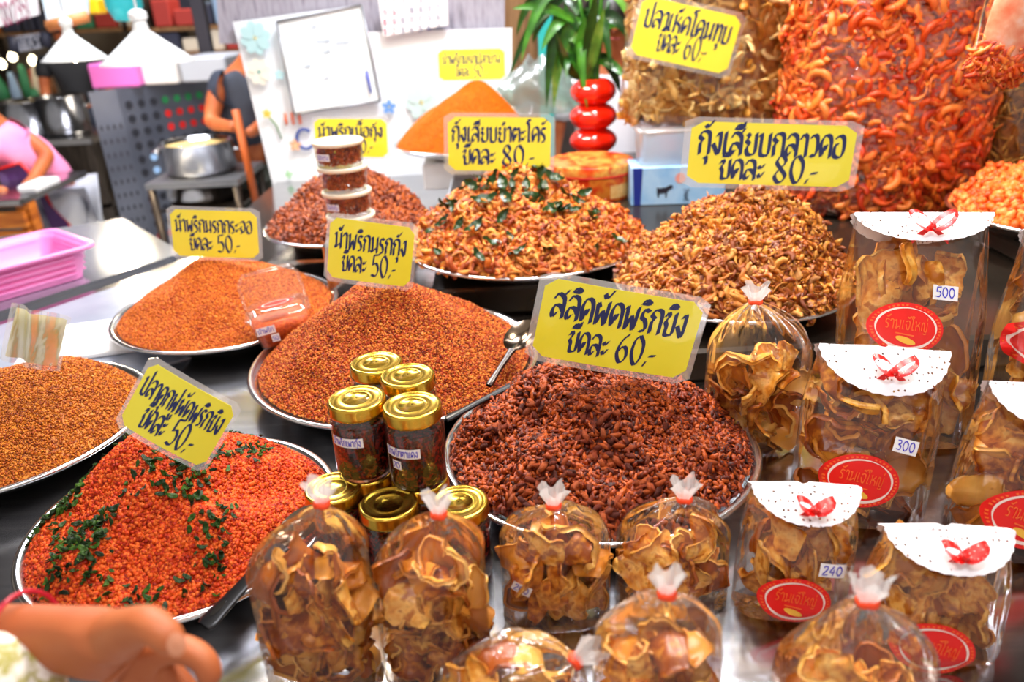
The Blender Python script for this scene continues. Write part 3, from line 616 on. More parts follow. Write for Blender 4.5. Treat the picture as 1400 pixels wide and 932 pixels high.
# ================================================================== SIGNS
def sign(corners, Y, l1, l2, label, s1=(.86, .27, .70), s2=(.60, .22, .30), tiltY=0, blank=False, off1=0, off2=0, nib=(.10, .07)):
    """corners TL TR BR BL in the picture; plane through depth Y, leaning back by tiltY (y rises with z)"""
    cz = sum(PY(x, y, Y)[2] for x, y in corners)/4
    n = np.array([0, -math.cos(tiltY), math.sin(tiltY)]); c0 = PY(sum(x for x, y in corners)/4, sum(y for x, y in corners)/4, Y)
    pts = []
    for x, y in corners:
        d = ray(x, y); pts.append(CAM+d*(((c0-CAM)@n)/(d@n)))
    TL, TR, BR, BL = pts; ex = (TR-TL+BR-BL)/2; w = np.linalg.norm(ex); ex /= w; ey = (TL-BL+TR-BR)/2; ey = ey-ex*(ey@ex); h = np.linalg.norm(ey); ey /= h; nz = np.cross(ex, ey); cen = sum(pts)/4
    t = empty('price_sign', cen, label=label, cat='sign', group='yellow price signs on the food' if not blank else None)
    t.matrix_world = Matrix(((ex[0], ey[0], nz[0], cen[0]), (ex[1], ey[1], nz[1], cen[1]), (ex[2], ey[2], nz[2], cen[2]), (0, 0, 0, 1)))
    cw, chh = w*.925, h*.87
    bow = .004
    def bz(x): return bow*(1-(2*x/w)**2)
    def plate(ww, hh, r, z0, z1_, name, mat, parent):
        poly = roundrect(ww, hh, r); n_ = len(poly); mb = MB(); 
        # fan strips so the plate can bow
        NX = 14
        mbv = []
        for side, z in ((0, z0), (1, z1_)):
            for i in range(NX+1):
                x = (i/NX-.5)*ww; ed = max(0, abs(x)-(ww/2-r)); yy = hh/2-r+math.sqrt(max(r*r-ed*ed, 0))
                mbv += [(x, -yy, z+bz(x)), (x, yy, z+bz(x))]
        m_ = 2*(NX+1); fs = []
        for i in range(NX):
            a = 2*i; fs += [(a, a+1, a+3, a+2), (a+m_, a+2+m_, a+3+m_, a+1+m_), (a, a+2, a+2+m_, a+m_), (a+1, a+1+m_, a+3+m_, a+3)]
        fs += [(0, m_, m_+1, 1), (m_-2, m_-1, 2*m_-1, 2*m_-2)]
        return mb.add(mbv, fs, 0, False).build(name, mat, parent)
    plate(w, h, h*.07, -.0008, -.0002, 'laminate', LAM, t)
    cd_ = plate(cw, chh, h*.10, 0, .0005, 'yellow_card', YEL, t)
    if not blank:
        for (tx, (fw_, fh, fy), ox) in ((l1, s1, off1), (l2, s2, off2)):
            V, Q = lettering(tx, ox*cw, (fy-.5)*chh, cw*fw_, chh*fh, nib)
            MB().add([(x, y, .0009+bz(x)) for x, y in V], Q, 0, False).build('lettering', INK, cd_)
    return t
K = 'ขีดละ '
sign([(737, 370), (969, 405), (946, 529), (719, 488)], T6[1]+.005, 'สลิดผัดพริกขิง', K+'60.-', 'large yellow sign with two lines ending 60, on the dark fish heap', (.86, .30, .68), (.58, .27, .26), .05)
sign([(453, 293), (577, 303), (560, 401), (437, 379)], T2[1]-.02, 'น้ำพริกนรกกุ้ง', K+'50.-', 'yellow sign ending 50, on the middle red chilli heap', (.86, .26, .64), (.66, .26, .27), .1)
sign([(240, 282), (363, 284), (352, 358), (221, 352)], T4[1]+.02, 'น้ำพริกนรกกระฉอ', K+'50.-', 'yellow sign ending 50, on the orange chilli heap at the left', (.90, .26, .66), (.60, .26, .27), .1)
sign([(203, 485), (333, 551), (279, 651), (158, 578)], T1[1]-.025, 'ปลาดุกฟูผัดพริกขิง', K+'50.-', 'steeply tilted yellow sign on the red crumb heap at the front left', (.92, .27, .66), (.62, .30, .26), .15)
sign([(612, 156), (765, 153), (752, 241), (602, 236)], T3[1]+.03, 'กุ้งเสียบยำตะไคร้', K+'80.-', 'yellow sign ending 80, on the leafy shrimp heap before the vase', (.92, .28, .68), (.72, .28, .26), .1)
sign([(940, 163), (1183, 162), (1167, 266), (926, 251)], T7[1]+.02, 'กุ้งเสียบกลาวดอ', K+'80.-', 'wide yellow sign ending 80, on the shrimp heap below the sack', (.90, .36, .66), (.62, .32, .24), .1)
sign([(434, 160), (541, 157), (526, 220), (420, 216)], T8[1]+.03, 'น้ำพริกเนื้อกุ้ง', K+'50.-', 'yellow sign partly hidden by the stacked round tubs', (.90, .26, .66), (.62, .26, .27), .1)
sign([(604, 66), (700, 62), (688, 112), (588, 113)], T9[1]+.03, 'น้ำพริกนรกปลาย่าง', K+'50.-', 'smallest yellow sign ending 50, on the orange powder at the back', (.88, .28, .66), (.50, .28, .25), .1)
# blank folded card at the left edge
cc = PY(49, 462, T5[1]-.02)
t = empty('blank_card', cc, (math.radians(-8), math.radians(24), math.radians(8)), label='shiny folded plastic sleeve with yellow edge and no readable words, on the brown heap', cat='sign')
def slv(u, v, off=0):
    x = (u-.5)*.076; z = (v-.5)*.086; return (x, -.014*math.exp(-((x+.002+.01*v)/.008)**2)-.006*math.sin(u*11+v*2)*(1-v*.5)+off, z)
MB().grid(lambda u, v: slv(u, v), 24, 8).build('plastic_sleeve', film('shiny_sleeve', base=.35, edge=.9, milky=.12, scale=30, bump=.8, rough=.1), t)
MB().grid(lambda u, v: (slv(.08+u*.84, .08+v*.84, .003)), 24, 8).build('yellow_card', noisy('pale_yellow_card', ['#e8de7a', '#f2ecb0', '#f7f4da'], 30, .3), t)

# ================================================================== CRISPS AND BAGS
def crisp_mesh(seed):
    g = random.Random(seed); Lx = g.uniform(.85, 1.15); W = g.uniform(.5, .85); curl = g.uniform(1.4, 4.4); tw = g.uniform(-.5, .5); ph = g.uniform(0, 6)
    nu, nv = 8, 14; V = []
    def cen(u, v, d):
        a = curl*(v-.5); rad = Lx/curl; w = W*(.72+.28*math.sin(PI*v))*(1+.10*math.sin(9*v+ph)+.06*math.sin(23*v)); y = (u-.5)*w
        rr = rad+d+.05*math.sin(8*v+ph)*math.sin(5*u+ph)+.02*math.sin(21*v+3*u)+.10*(abs(u-.5)*2)**2*math.sin(ph); x = rr*math.sin(a); z = rad-rr*math.cos(a)
        t_ = tw*(v-.5); return (x, y*math.cos(t_)-z*math.sin(t_), y*math.sin(t_)+z*math.cos(t_))
    mb = MB(); A = [cen(i/(nu-1), j/(nv-1), .036) for j in range(nv) for i in range(nu)]; B = [cen(i/(nu-1), j/(nv-1), -.036) for j in range(nv) for i in range(nu)]
    T = quadtri(nu, nv, False); m = nu*nv; ring = [i for i in range(nu)]+[j*nu+nu-1 for j in range(1, nv)]+[(nv-1)*nu+i for i in range(nu-2, -1, -1)]+[j*nu for j in range(nv-2, 0, -1)]
    T = T+[(a+m, cc_+m, b+m) for a, b, cc_ in T]
    for i in range(len(ring)):
        a, b = ring[i], ring[(i+1) % len(ring)]; T += [(a, b, b+m), (a, b+m, a+m)]
    Vc = np.array(A+B); Vc -= (Vc.max(0)+Vc.min(0))/2; Vc /= np.abs(Vc).max()*2; Vc *= .97; me = tri_mesh('fried_crisp', Vc, np.array(T)); me.materials.append(CRISP); return me
CM = [crisp_mesh(i) for i in range(10)]
def put_crisps(M, spots, size, label, group, name='fried_crisp', seed=0):
    g = random.Random(seed)
    for p in spots:
        s_ = g.uniform(*size); o = bpy.data.objects.new(name, g.choice(CM)); COL.objects.link(o); o['label'] = label; o['category'] = 'crisp'; o['group'] = group
        R = Matrix.Rotation(g.uniform(0, 6.28), 4, 'Z') @ Matrix.Rotation(g.uniform(0, 6.28), 4, 'X') @ Matrix.Rotation(g.uniform(0, 6.28), 4, 'Y')
        o.matrix_world = M @ Matrix.Translation(p) @ R @ Matrix.Scale(s_, 4)
CMV = []
for m_ in CM:
    v_ = np.zeros(len(m_.vertices)*3, np.float32); m_.vertices.foreach_get('co', v_); t_ = np.zeros(len(m_.polygons)*3, np.int32); m_.loops.foreach_get('vertex_index', t_); CMV.append((v_.reshape(-1, 3), t_.reshape(-1, 3)))
def fill_bag(t, W, D, z0, z1_, size, label, group, seed, nf=15, dens=1., depf=None):
    """crisps packed in a bag: the front ones single objects, the rest one joined filling"""
    r = np.random.default_rng(seed); k_ = W*.56/size[1]; size = (size[0]*k_*.8, size[1]*k_); s_ = sum(size)/2*.62; pts = []; mx, my = W/2-size[1]*.40, max(.012, D/2-size[1]*.36)
    N_ = int(900*dens)
    for _ in range(N_):
        z = r.uniform(z0, z1_); a = r.uniform(0, 2*PI); q = math.sqrt(r.uniform(.12, 1)); x = mx*q*math.cos(a)*(1.15 if depf else 1.3); y = my*q*math.sin(a)*1.15
        if depf: y = max(.002, depf(z)-size[1]*.36)*q*math.sin(a)
        else: f_ = min(1, (1-(z-z0)/(z1_-z0))*1.2+.72); x *= f_; y *= f_
        if all((x-p[0])**2+(y-p[1])**2*1.2+(z-p[2])**2 > (s_*.60)**2 for p in pts): pts.append((x, y, z))
    pts.sort(key=lambda p: p[1]+.25*(z1_-p[2])*0); front, back = pts[:nf], pts[nf:]
    put_crisps(t.matrix_world.copy(), front, size, label, group, seed=seed)
    if back:
        b_ = np.array(back); V, T, rn = join(CMV, b_, rotmats(r.normal(0, 1, (len(b_), 3)), 1), r.uniform(size[0], size[1], len(b_))); link('packed_crisps', tri_mesh('packed_crisps', V, T, True, rn), CRISP, t, kind='stuff')
def small_label(parent, yf, x, z, w, h, text, rot=0):
    cs, sn = math.cos(rot), math.sin(rot)
    def T_(p, e): 
        X = x+p[0]*cs-p[1]*sn; Z = z+p[0]*sn+p[1]*cs; return (X, yf(X, Z)-e, Z)
    o = MB().grid(lambda u, v: T_(((u-.5)*w, (v-.5)*h), .0008), 8, 4).build('price_label', WHITE, parent, label='small white price label written in blue')
    V, Q = lettering(text, 0, 0, w*.8, h*.62, (.05, .04), .045)
    MB().add([T_(p, .0013) for p in V], Q, 0, False).build('lettering', PEN, o)
SC = .91
def tied_bag(px, py_tie, Y, W, D, label, clabel, group, zb=ZT, lean=(0, 0), yaw=0, n=20, price=None, seed=1, size=(.040, .062), fill=.70, tuft=.021, tip=None, neckoff=(0, 0)):
    Y *= SC; W *= SC; D *= SC; tie = PY(px, py_tie, Y); Hh = tie[2]-zb; price = price and (price[0], Hh-price[1])+tuple(price[2:])
    base = (tie[0]-neckoff[0], Y-neckoff[1], zb); pass
    if tip: base = (base[0]+tip[3], base[1], base[2])
    t = empty('crisp_bag', base, (lean[0], lean[1], yaw) if not tip else (tip[0], tip[1], tip[2]), label=label, cat='bag', group='tied clear bags of curled crisps')
    if tip: Hh = tip[4]
    g = random.Random(seed); NA, NZ = 96, 44; ph = [g.uniform(0, 6.28) for _ in range(6)]
    def prof(tt):
        if tt < .04: return .80+.2*math.sin(tt/.04*PI/2)
        if tt < fill-.02: return 1.0
        q_ = (tt-fill+.02)/(1-fill+.02); return max(.075, (1-q_**1.9)**.85) if q_ < 1 else .075
    def surf(tt, a):
        s_ = prof(tt); e = 3.2-1.2*max(0, (tt-.3))/.7; ca, sa = math.cos(a), math.sin(a); rr = (abs(ca)**e+abs(sa)**e)**(-1/e)
        amp = .012+.26*max(0, (tt-fill)/(1-fill))**1.0*(1 if tt < .98 else .6); f = 1+amp*(.5*math.sin(9*a+ph[0]+3*tt)+.35*math.sin(14*a+ph[1])+.3*math.sin(23*a+ph[2]-4*tt)-.7*abs(math.sin(8*a+ph[4]+.6*math.sin(3*a)))+.3)*(.35 if tt < fill else .8)
        x = W/2*s_*rr*ca*f; y = D/2*s_*rr*sa*f; z = tt*Hh+(.004*math.sin(3*a+ph[3]) if tt > .3 else 0)
        k = max(0, (tt-fill)/(1-fill))**1.2; return (x+neckoff[0]*k, y+neckoff[1]*k, z)
    mb = MB(); mb.grid(lambda u, v: surf(v**.8, u*2*PI), NA, NZ, closed=True); mb.add([surf(0, 2*PI*i/NA) for i in range(NA)], [tuple(range(NA-1, -1, -1))])
    mb.build('clear_film', BAGF, t)
    def tf(u, v):
        a = u*2*PI; r = W*(.045+.075*v**.9)*(1+.18*v*math.sin(7*a+ph[4])+.12*math.sin(13*a+ph[5])*v); return (neckoff[0]+r*math.cos(a), neckoff[1]+r*math.sin(a)*.7, Hh+v*tuft*(1+.25*math.sin(4*a+ph[2])))
    MB().grid(tf, 48, 8, closed=True).build('gathered_top', TUFT, t, label='white gathered plastic top')
    rr = W*.048
    MB().tube([(neckoff[0]+rr*math.cos(2*PI*i/20), neckoff[1]+rr*.9*math.sin(2*PI*i/20), Hh+.001*math.sin(i)) for i in range(21)], .0030, 8, caps=False).build('rubber_tie', TIE, t, label='red rubber tie')
    yf = lambda X, Z: -D/2*(max(1e-4, 1-(abs(X)/(W/2))**2.9))**(1/2.9)*1.012-.001
    if price: small_label(t, yf, *price)
    bpy.context.view_layer.update()
    M = t.matrix_world.copy()
    fill_bag(t, W, D, .018, Hh*fill*1.0, size, clabel, group, seed)
    return t
def CG(w): return f'curled golden fried crisp inside {w}', f'crisps inside {w}'
def bagline(px, py, Y, W, D, where, short, **kw):
    cl, gr = CG(short); return tied_bag(px, py, Y, W, D, where, cl, gr, **kw)
bagline(440, 688, .600, .117, .085, 'leftmost tied bag of curled crisps, in front of the pan of red crumbs', 'the leftmost tied bag', seed=11, n=24, neckoff=(.022, 0))
bagline(600, 703, .610, .113, .085, 'tied bag of curled crisps in front of the gold lidded jars', 'the tied bag before the jars', seed=12, n=22, neckoff=(.014, 0))
bagline(757, 691, .690, .124, .085, 'tied bag labelled 200 at its left side, before the big brown heap', 'the tied bag labelled 200 on its side', seed=13, n=20, price=(-.036, .072, .019, .012, '200', -.35), neckoff=(0, 0))
bagline(936, 682, .700, .127, .085, 'tied bag standing behind the front bag labelled 200, at the right of the brown heap', 'the tied bag right of the brown heap', seed=14, n=20, neckoff=(.01, 0), fill=.62)
bagline(912, 812, .500, .112, .08, 'front tied bag labelled 200 low on its face, at the bottom edge', 'the front tied bag labelled 200', seed=15, n=20, price=(-.022, .062, .018, .013, '200', -.1), neckoff=(.006, 0))
bagline(1186, 822, .480, .135, .08, 'blurred tied bag at the bottom edge covering a red sticker', 'the blurred tied bag at the bottom edge', seed=16, n=16, neckoff=(0, 0), fill=.6)
bagline(1033, 412, 1.02, .152, .09, 'tall tied bag of cone shaped crisps standing right of the large sign', 'the tall tied bag right of the large sign', seed=17, n=24, neckoff=(-.012, 0), fill=.66, size=(.045, .066))
# bag lying on its side, neck to the right
cl, gr = CG('the slumped bag at the bottom edge')
lb = PY(690, 940, .50)
tied_bag(735, 915, .50, .115, .085, 'slumped tied bag lying with its red tie to the right at the bottom edge', cl, gr, seed=18, n=16, tip=(math.radians(0), math.radians(52), 0, -.056, .110), zb=ZT+.045, fill=.62)

# ---- doily packs
def pack(px, py_top, Y, zb, W, D, label, clabel, group, lean=-.2, yaw=0, roll=0, price=None, sticker=None, seed=1, n=20, size=(.042, .066), doily=1., bow=(0, .2), dflap=.5):
    Y *= SC; W *= SC; D *= SC; 
    top = PY(px, py_top, Y); Hh = top[2]-zb; a = lean; Hh = Hh/math.cos(a); price = price and (price[0], Hh-price[1])+tuple(price[2:]); sticker = sticker and (sticker[0], Hh-sticker[1])+tuple(sticker[2:])
    base = (top[0], Y+math.sin(a)*Hh, zb); pass
    t = empty('crisp_pack', base, (a, roll, yaw), label=label, cat='pack', group='crisp packs closed with a white doily')
    g = random.Random(seed); ph = [g.uniform(0, 6.28) for _ in range(5)]
    def dep(z):
        q_ = min(1, max(0, z/Hh)); return D/2*max(.02, (1-max(0, (q_-.45)/.55)**1.6))*(.85+.15*min(1, q_*10))
    def wid(z): q_ = z/Hh; return W/2*(1-.02*math.sin(q_*7)-.03*q_)
    def yf(x, z):
        w = wid(z); return -dep(z)*(max(1e-3, 1-min(.999, abs(x)/w)**3.2))**(1/3.2)-.0015
    NA, NZ = 72, 30
    def surf(u, v):
        z = v*Hh; an = u*2*PI; ca, sa = math.cos(an), math.sin(an); e = 3.6; rr = (abs(ca)**e+abs(sa)**e)**(-1/e); f = 1+.012*math.sin(11*an+ph[0]+5*v)+.010*math.sin(17*an-9*v+ph[1]); k = .02*math.sin(6*v+ph[2])
        return (wid(z)*rr*ca*f, dep(z)*rr*sa*(f+k), z)
    mb = MB(); mb.grid(surf, NA, NZ, closed=True); mb.add([surf(i/NA, 0) for i in range(NA)], [tuple(range(NA-1, -1, -1))]); mb.build('cellophane', PACKF, t)
    # doily folded over the top edge: round scalloped paper with punched holes
    R = W*.50*doily; mb = MB(); NR, NT = 9, 64
    def dp(r, an):
        x = r*math.cos(an); s_ = r*math.sin(an)      # s_>0 front flap, <0 back flap
        if s_ >= 0: z = Hh+.003-s_*dflap*1.0; return (x, yf(x*.9, min(z, Hh))-.004-.010*math.sin(min(1, s_/R)*PI*.5)*(1-.4*(x/R)**2), z)
        z = Hh+.003+s_*.5; return (x, dep(min(z, Hh))+.004+.006*min(1, -s_/R), z)
    V = []; 
    for j in range(NR+1):
        for i in range(NT):
            an = 2*PI*i/NT; r = R*j/NR*(1+(.022*abs(math.sin(an*16)) if j == NR else 0)); V.append(dp(r, an))
    fs = [(j*NT+i, j*NT+(i+1) % NT, (j+1)*NT+(i+1) % NT, (j+1)*NT+i) for j in range(1, NR) for i in range(NT)]+[(0, NT+(i+1) % NT, NT+i) for i in range(NT)]
    d = mb.add(V, fs).build('paper_doily', DOILY, t, label='white lace paper doily folded over the top')
    # bow
    bx, bz_ = bow; bzz = Hh-bz_*W*dflap; by = yf(bx*W*.9, bzz)-.018; bmb = MB(); s_ = W*.19
    for sgn, an in ((-1, .5), (1, .5)):
        pts = []
        for k in range(13):
            q_ = 2*PI*k/12; pts.append((bx*W+sgn*(s_*.5-s_*.5*math.cos(q_))*math.cos(an), by-.001-abs(math.sin(q_))*.003, bzz+(s_*.5-s_*.5*math.cos(q_))*math.sin(an)+math.sin(q_)*s_*.25))
        bmb.grid(lambda u, v: (pts[int(round(v*12))][0], pts[int(round(v*12))][1]+(u-.5)*.008, pts[int(round(v*12))][2]+(u-.5)*.004), 3, 13)
        bmb.grid(lambda u, v: (bx*W+sgn*v*s_*.7, by+(u-.5)*.001, bzz-v*s_*.55+(u-.5)*.008), 3, 6)
    bmb.lathe([(.0005, -.004), (.004, -.003), (.005, 0), (.004, .003), (.0005, .004)], 10, M=Matrix.Translation((bx*W, by-.002, bzz)))
    bmb.build('ribbon_bow', BOW, t, label='red dotted ribbon bow')
    if price: small_label(t, yf, *price)
    if sticker:
        sx, sz_, ra, rb, rot = sticker; cs, sn = math.cos(rot), math.sin(rot)
        def S(x, y, e): X = sx+x*cs-y*sn; Z = sz_+x*sn+y*cs; return (X, yf(X, Z)-e, Z)
        V = []; NS = 56
        for j in range(6):
            for i in range(NS): V.append(S(ra*j/5*math.cos(2*PI*i/NS), rb*j/5*math.sin(2*PI*i/NS), .0012))
        st = MB().add(V, [(j*NS+i, j*NS+(i+1) % NS, (j+1)*NS+(i+1) % NS, (j+1)*NS+i) for j in range(5) for i in range(NS)]).build('round_sticker', STK, t, label='bright red oval shop sticker')
        rg = MB()
        for a0, a1, w_ in ((-.3, 1.15, .03), (1.1, 3.6, .035), (3.5, 6.1, .06)):
            rg.grid(lambda u, v: S(ra*(.80+(u-.5)*w_*2*math.sin(PI*(.06+.88*v)))*math.cos(a0+(a1-a0)*v), rb*(.80+(u-.5)*w_*2*math.sin(PI*(.06+.88*v)))*math.sin(a0+(a1-a0)*v), .0017), 3, 24)
        rg.build('white_ring', STKW, st)
        Vt, Q = lettering('ร้านเจ๊ใหญ่', 0, rb*.12, ra*1.15, rb*.36, (.05, .04), .05)
        om = MB().add([S(x, y, .0018) for x, y in Vt], Q, 0, False)
        for k in range(46):
            an = 2*PI*k/46
            if k % 6 == 5: continue
            om.add([S(ra*(.90+dx)*math.cos(an+da), rb*(.90+dx)*math.sin(an+da), .0018) for dx, da in ((-.03, -.035), (.035, -.035), (.035, .035), (-.03, .035))], [(0, 1, 2, 3)], 0, False)
        om.grid(lambda u, v: S(ra*(-.28+.5*v), rb*(-.22-.05*v+(u-.5)*.05), .0018), 2, 6)
        om.build('orange_print', STKO, st)
        MB().add([S(ra*.28*math.cos(q_)+ra*.02, rb*.13*math.sin(q_)-rb*.48-.15*ra*math.cos(q_)*.4, .0018) for q_ in [2*PI*i/14 for i in range(14)]], [tuple(range(14))], 0, False).build('yellow_mark', YELM, st)
    bpy.context.view_layer.update()
    fill_bag(t, W, D, .020, Hh*.80, size, clabel, group, seed, 16, 1.5, dep)
    return t
# doily paper with real holes
DOILY = principled('lace_paper', '#f8f6fa', .7); nt = DOILY.node_tree; b_ = nt.nodes['Principled BSDF']
tc = N(DOILY, 'ShaderNodeTexCoord'); vo = N(DOILY, 'ShaderNodeTexVoronoi'); vo.inputs['Scale'].default_value = 160; vo.inputs['Randomness'].default_value = .45; L(DOILY, tc.outputs['Object'], vo.inputs['Vector'])
no = N(DOILY, 'ShaderNodeTexNoise'); no.inputs['Scale'].default_value = 28; L(DOILY, tc.outputs['Object'], no.inputs['Vector'])
g1 = N(DOILY, 'ShaderNodeMath', operation='LESS_THAN'); g1.inputs[1].default_value = .2; L(DOILY, vo.outputs['Distance'], g1.inputs[0])
g2 = N(DOILY, 'ShaderNodeMath', operation='GREATER_THAN'); g2.inputs[1].default_value = .47; L(DOILY, no.outputs[0], g2.inputs[0])
g3 = N(DOILY, 'ShaderNodeMath', operation='MULTIPLY'); L(DOILY, g1.outputs[0], g3.inputs[0]); L(DOILY, g2.outputs[0], g3.inputs[1])
g4 = N(DOILY, 'ShaderNodeMath', operation='SUBTRACT'); g4.inputs[0].default_value = 1; L(DOILY, g3.outputs[0], g4.inputs[1]); L(DOILY, g4.outputs[0], b_.inputs['Alpha'])
BOW = principled('dotted_red_ribbon', '#e8201c', .35); vo = N(BOW, 'ShaderNodeTexVoronoi'); vo.inputs['Scale'].default_value = 260; tc = N(BOW, 'ShaderNodeTexCoord'); L(BOW, tc.outputs['Object'], vo.inputs['Vector'])
rp = ramp(BOW, ['#ffd0c8', '#e8201c', '#e01410'], vo.outputs['Distance']); rp.color_ramp.elements[0].position = .12; rp.color_ramp.elements[1].position = .2; L(BOW, rp.outputs[0], BOW.node_tree.nodes['Principled BSDF'].inputs['Base Color'])
YELM = principled('yellow_print', '#ffc040', .4)
def packline(px, py, Y, zb, W, D, where, short, **kw):
    cl = f'broad golden fried crisp inside {short}'; return pack(px, py, Y, zb, W, D, where, cl, f'crisps inside {short}', **kw)
packline(1245, 293, 1.09, ZT, .205, .11, 'doily pack labelled 500 standing highest on the right', 'the highest doily pack', seed=31, n=26, price=(.022, .100, .034, .019, '500', -.1), sticker=(-.030, .145, .049, .033, -.12), roll=.05, size=(.05, .075), dflap=.38)
packline(1178, 476, .885, ZT, .172, .095, 'doily pack labelled 300 in the middle of the right hand group', 'the middle doily pack', seed=32, n=24, price=(.024, .104, .030, .017, '300', -.2), sticker=(-.022, .148, .046, .032, -.15), roll=.12, size=(.045, .07), dflap=.62)
packline(1082, 664, .710, ZT, .124, .08, 'doily pack labelled 240 beside the brown fish heap', 'the small doily pack beside the brown heap', seed=33, n=20, price=(.024, .074, .028, .014, '240', -.1), sticker=(-.010, .108, .037, .025, -.15), roll=.1, dflap=.55)
packline(1276, 722, .640, ZT, .138, .085, 'doily pack at the bottom right whose red sticker is half covered', 'the pack with the half covered sticker', seed=34, n=20, sticker=(-.016, .104, .040, .027, -.25), roll=.1, dflap=.5)
packline(1395, 528, .80, ZT, .150, .09, 'doily pack at the right edge with a large tilted red sticker', 'the pack at the right edge', seed=35, n=22, sticker=(-.016, .138, .046, .033, -.2), roll=.15, dflap=.6)
packline(1445, 318, 1.04, ZT, .165, .10, 'doily pack cut off by the right edge beside the pack labelled 500', 'the pack cut off above the right edge pack', seed=36, n=22, sticker=(-.040, .140, .044, .034, 0), roll=.1)
# ================================================================== SPOONS, CLEAR BOX
def spoon(a, b, bowl, label, hole=False, mat=BLACK, w=.009):
    a, b = V3(a), V3(b); d = (b-a); Ln = d.length; x = d.normalized(); z = Vector((0, 0, 1)); y = z.cross(x).normalized(); z = x.cross(y)
    t = empty('serving_spoon', a, label=label, cat='spoon'); M = Matrix(((x[0], y[0], z[0], a[0]), (x[1], y[1], z[1], a[1]), (x[2], y[2], z[2], a[2]), (0, 0, 0, 1))); t.matrix_world = M
    h = MB()
    NS = 20
    for side in (0, 1):
        pass
    def hw(v): return w*(1.15-.35*math.sin(v*PI)) if v > .04 else w*.8
    h.grid(lambda u, v: (v*Ln, hw(v)*math.cos(u*2*PI), .0035*math.sin(u*2*PI)), 16, 24, closed=True)
    h.build('handle', mat, t)
    if hole: MB().grid(lambda u, v: (.010+.020*(.5+.5*math.cos(u*2*PI)), .0035*math.sin(u*2*PI), .0034+v*.0006), 20, 2, closed=True).add([(.010+.020*(.5+.5*math.cos(q_)), .0035*math.sin(q_), .0040) for q_ in [2*PI*i/20 for i in range(20)]], [tuple(range(20))]).build('hanging_hole', STEEL, t)
    if bowl:
        br = bowl
        MB().grid(lambda u, v: (Ln+br*.9+br*v*math.cos(u*2*PI), br*.72*v*math.sin(u*2*PI), .010*(v*v)-.008), 28, 8, closed=True).build('bowl', bpy.data.materials.get('bronze_spoon') or principled('bronze_spoon', '#7a6a5a', .15, 1.), t)
    return t
spoon(P(279, 856, .068), P(385, 745, .095), .03, 'black slotted handle spoon stuck in the red crumb heap', True, w=.011)
spoon(P(610, 573, .075), P(712, 520, .10), .02, 'black handle spoon bridging the two middle pans behind the jars', w=.007)
spoon(P(668, 527, .088), P(700, 478, .115), .036, 'dark spoon lying in the middle chilli pan at its right rim', mat=principled('dark_brown_handle', '#2a0f08', .25), w=.006)
# clear flip-lid box on the orange heap
bp_ = PY(392, 440, 1.30)
t = empty('clear_flip_box', (bp_[0], 1.28, bp_[2]-.025), (math.radians(-6), math.radians(-6), math.radians(18)), label='clear flip lid box of chilli flakes leaning on the orange heap', cat='box')
def rr_loop(w, d, r, z): return [(x, y, z) for x, y in roundrect(w, d, r)]
def shell(rings, capb=True, capt=False):
    mb = MB(); n_ = len(rings[0]); V = [p for rg in rings for p in rg]; fs = [(j*n_+i, j*n_+(i+1) % n_, (j+1)*n_+(i+1) % n_, (j+1)*n_+i) for j in range(len(rings)-1) for i in range(n_)]
    if capb: fs.append(tuple(range(n_-1, -1, -1)))
    if capt: fs.append(tuple(range((len(rings)-1)*n_, len(rings)*n_)))
    return mb.add(V, fs)
shell([rr_loop(.07, .06, .012, 0), rr_loop(.084, .072, .014, .044), rr_loop(.094, .082, .016, .045), rr_loop(.094, .082, .016, .047)]).build('clear_tray', TUB, t)
shell([rr_loop(.094, .082, .016, .0475), rr_loop(.086, .074, .014, .050), rr_loop(.080, .068, .012, .056)], False, True).build('clear_lid', TUB, t)
shell([rr_loop(.066, .056, .011, .002), rr_loop(.079, .068, .013, .037)], True, True).build('chilli_filling', noisy('packed_chilli', ['#a33408', '#c9500f', '#d96a20'], 260, .5, 0, .6), t)
MB().grid(lambda u, v: (.026*math.cos(u*2*PI)*v, .017*math.sin(u*2*PI)*v, .0568), 32, 4, closed=True).build('round_sticker', STK, t, label='red oval sticker on the lid')
MB().grid(lambda u, v: ((.018+.002*v)*math.cos(u*2*PI), (.011+.0015*v)*math.sin(u*2*PI), .0573), 32, 2, closed=True).build('white_ring', STKW, t)
for xx, zz, ww, tx in ((-.022, .030, .026, 'น้ำพริก'), (-.012, .016, .011, '50')):
    pl = MB().add([(xx-ww/2, -.0315-zz*.13, zz-.006), (xx+ww/2, -.0315-zz*.13, zz-.006), (xx+ww/2, -.033-zz*.13, zz+.006), (xx-ww/2, -.033-zz*.13, zz+.006)], [(0, 1, 2, 3)], 0, False).build('paper_label', WHITE, t)
    V, Q = lettering(tx, xx, zz, ww*.85, .006, (.05, .04), .05); MB().add([(x, -.0335-z*.13-.0004, z) for x, z in V], Q, 0, False).build('lettering', PEN, pl)
# open lid standing up behind
def lidarc(v): return (-.047+.0+.0, 0, 0)
lo = MB()
lo.tube([(-.045, .036, .048), (-.046, .044, .085), (-.036, .046, .098), (.030, .046, .098), (.042, .044, .086), (.044, .036, .048)], .0025, 8)
lo.grid(lambda u, v: (-.042+.084*u, .037+.008*v, .048+.048*v), 8, 5)
lo.build('raised_flap', TUB, t, label='raised clear flap with thick rim')

t.scale = (1.22, 1.22, 1.22)
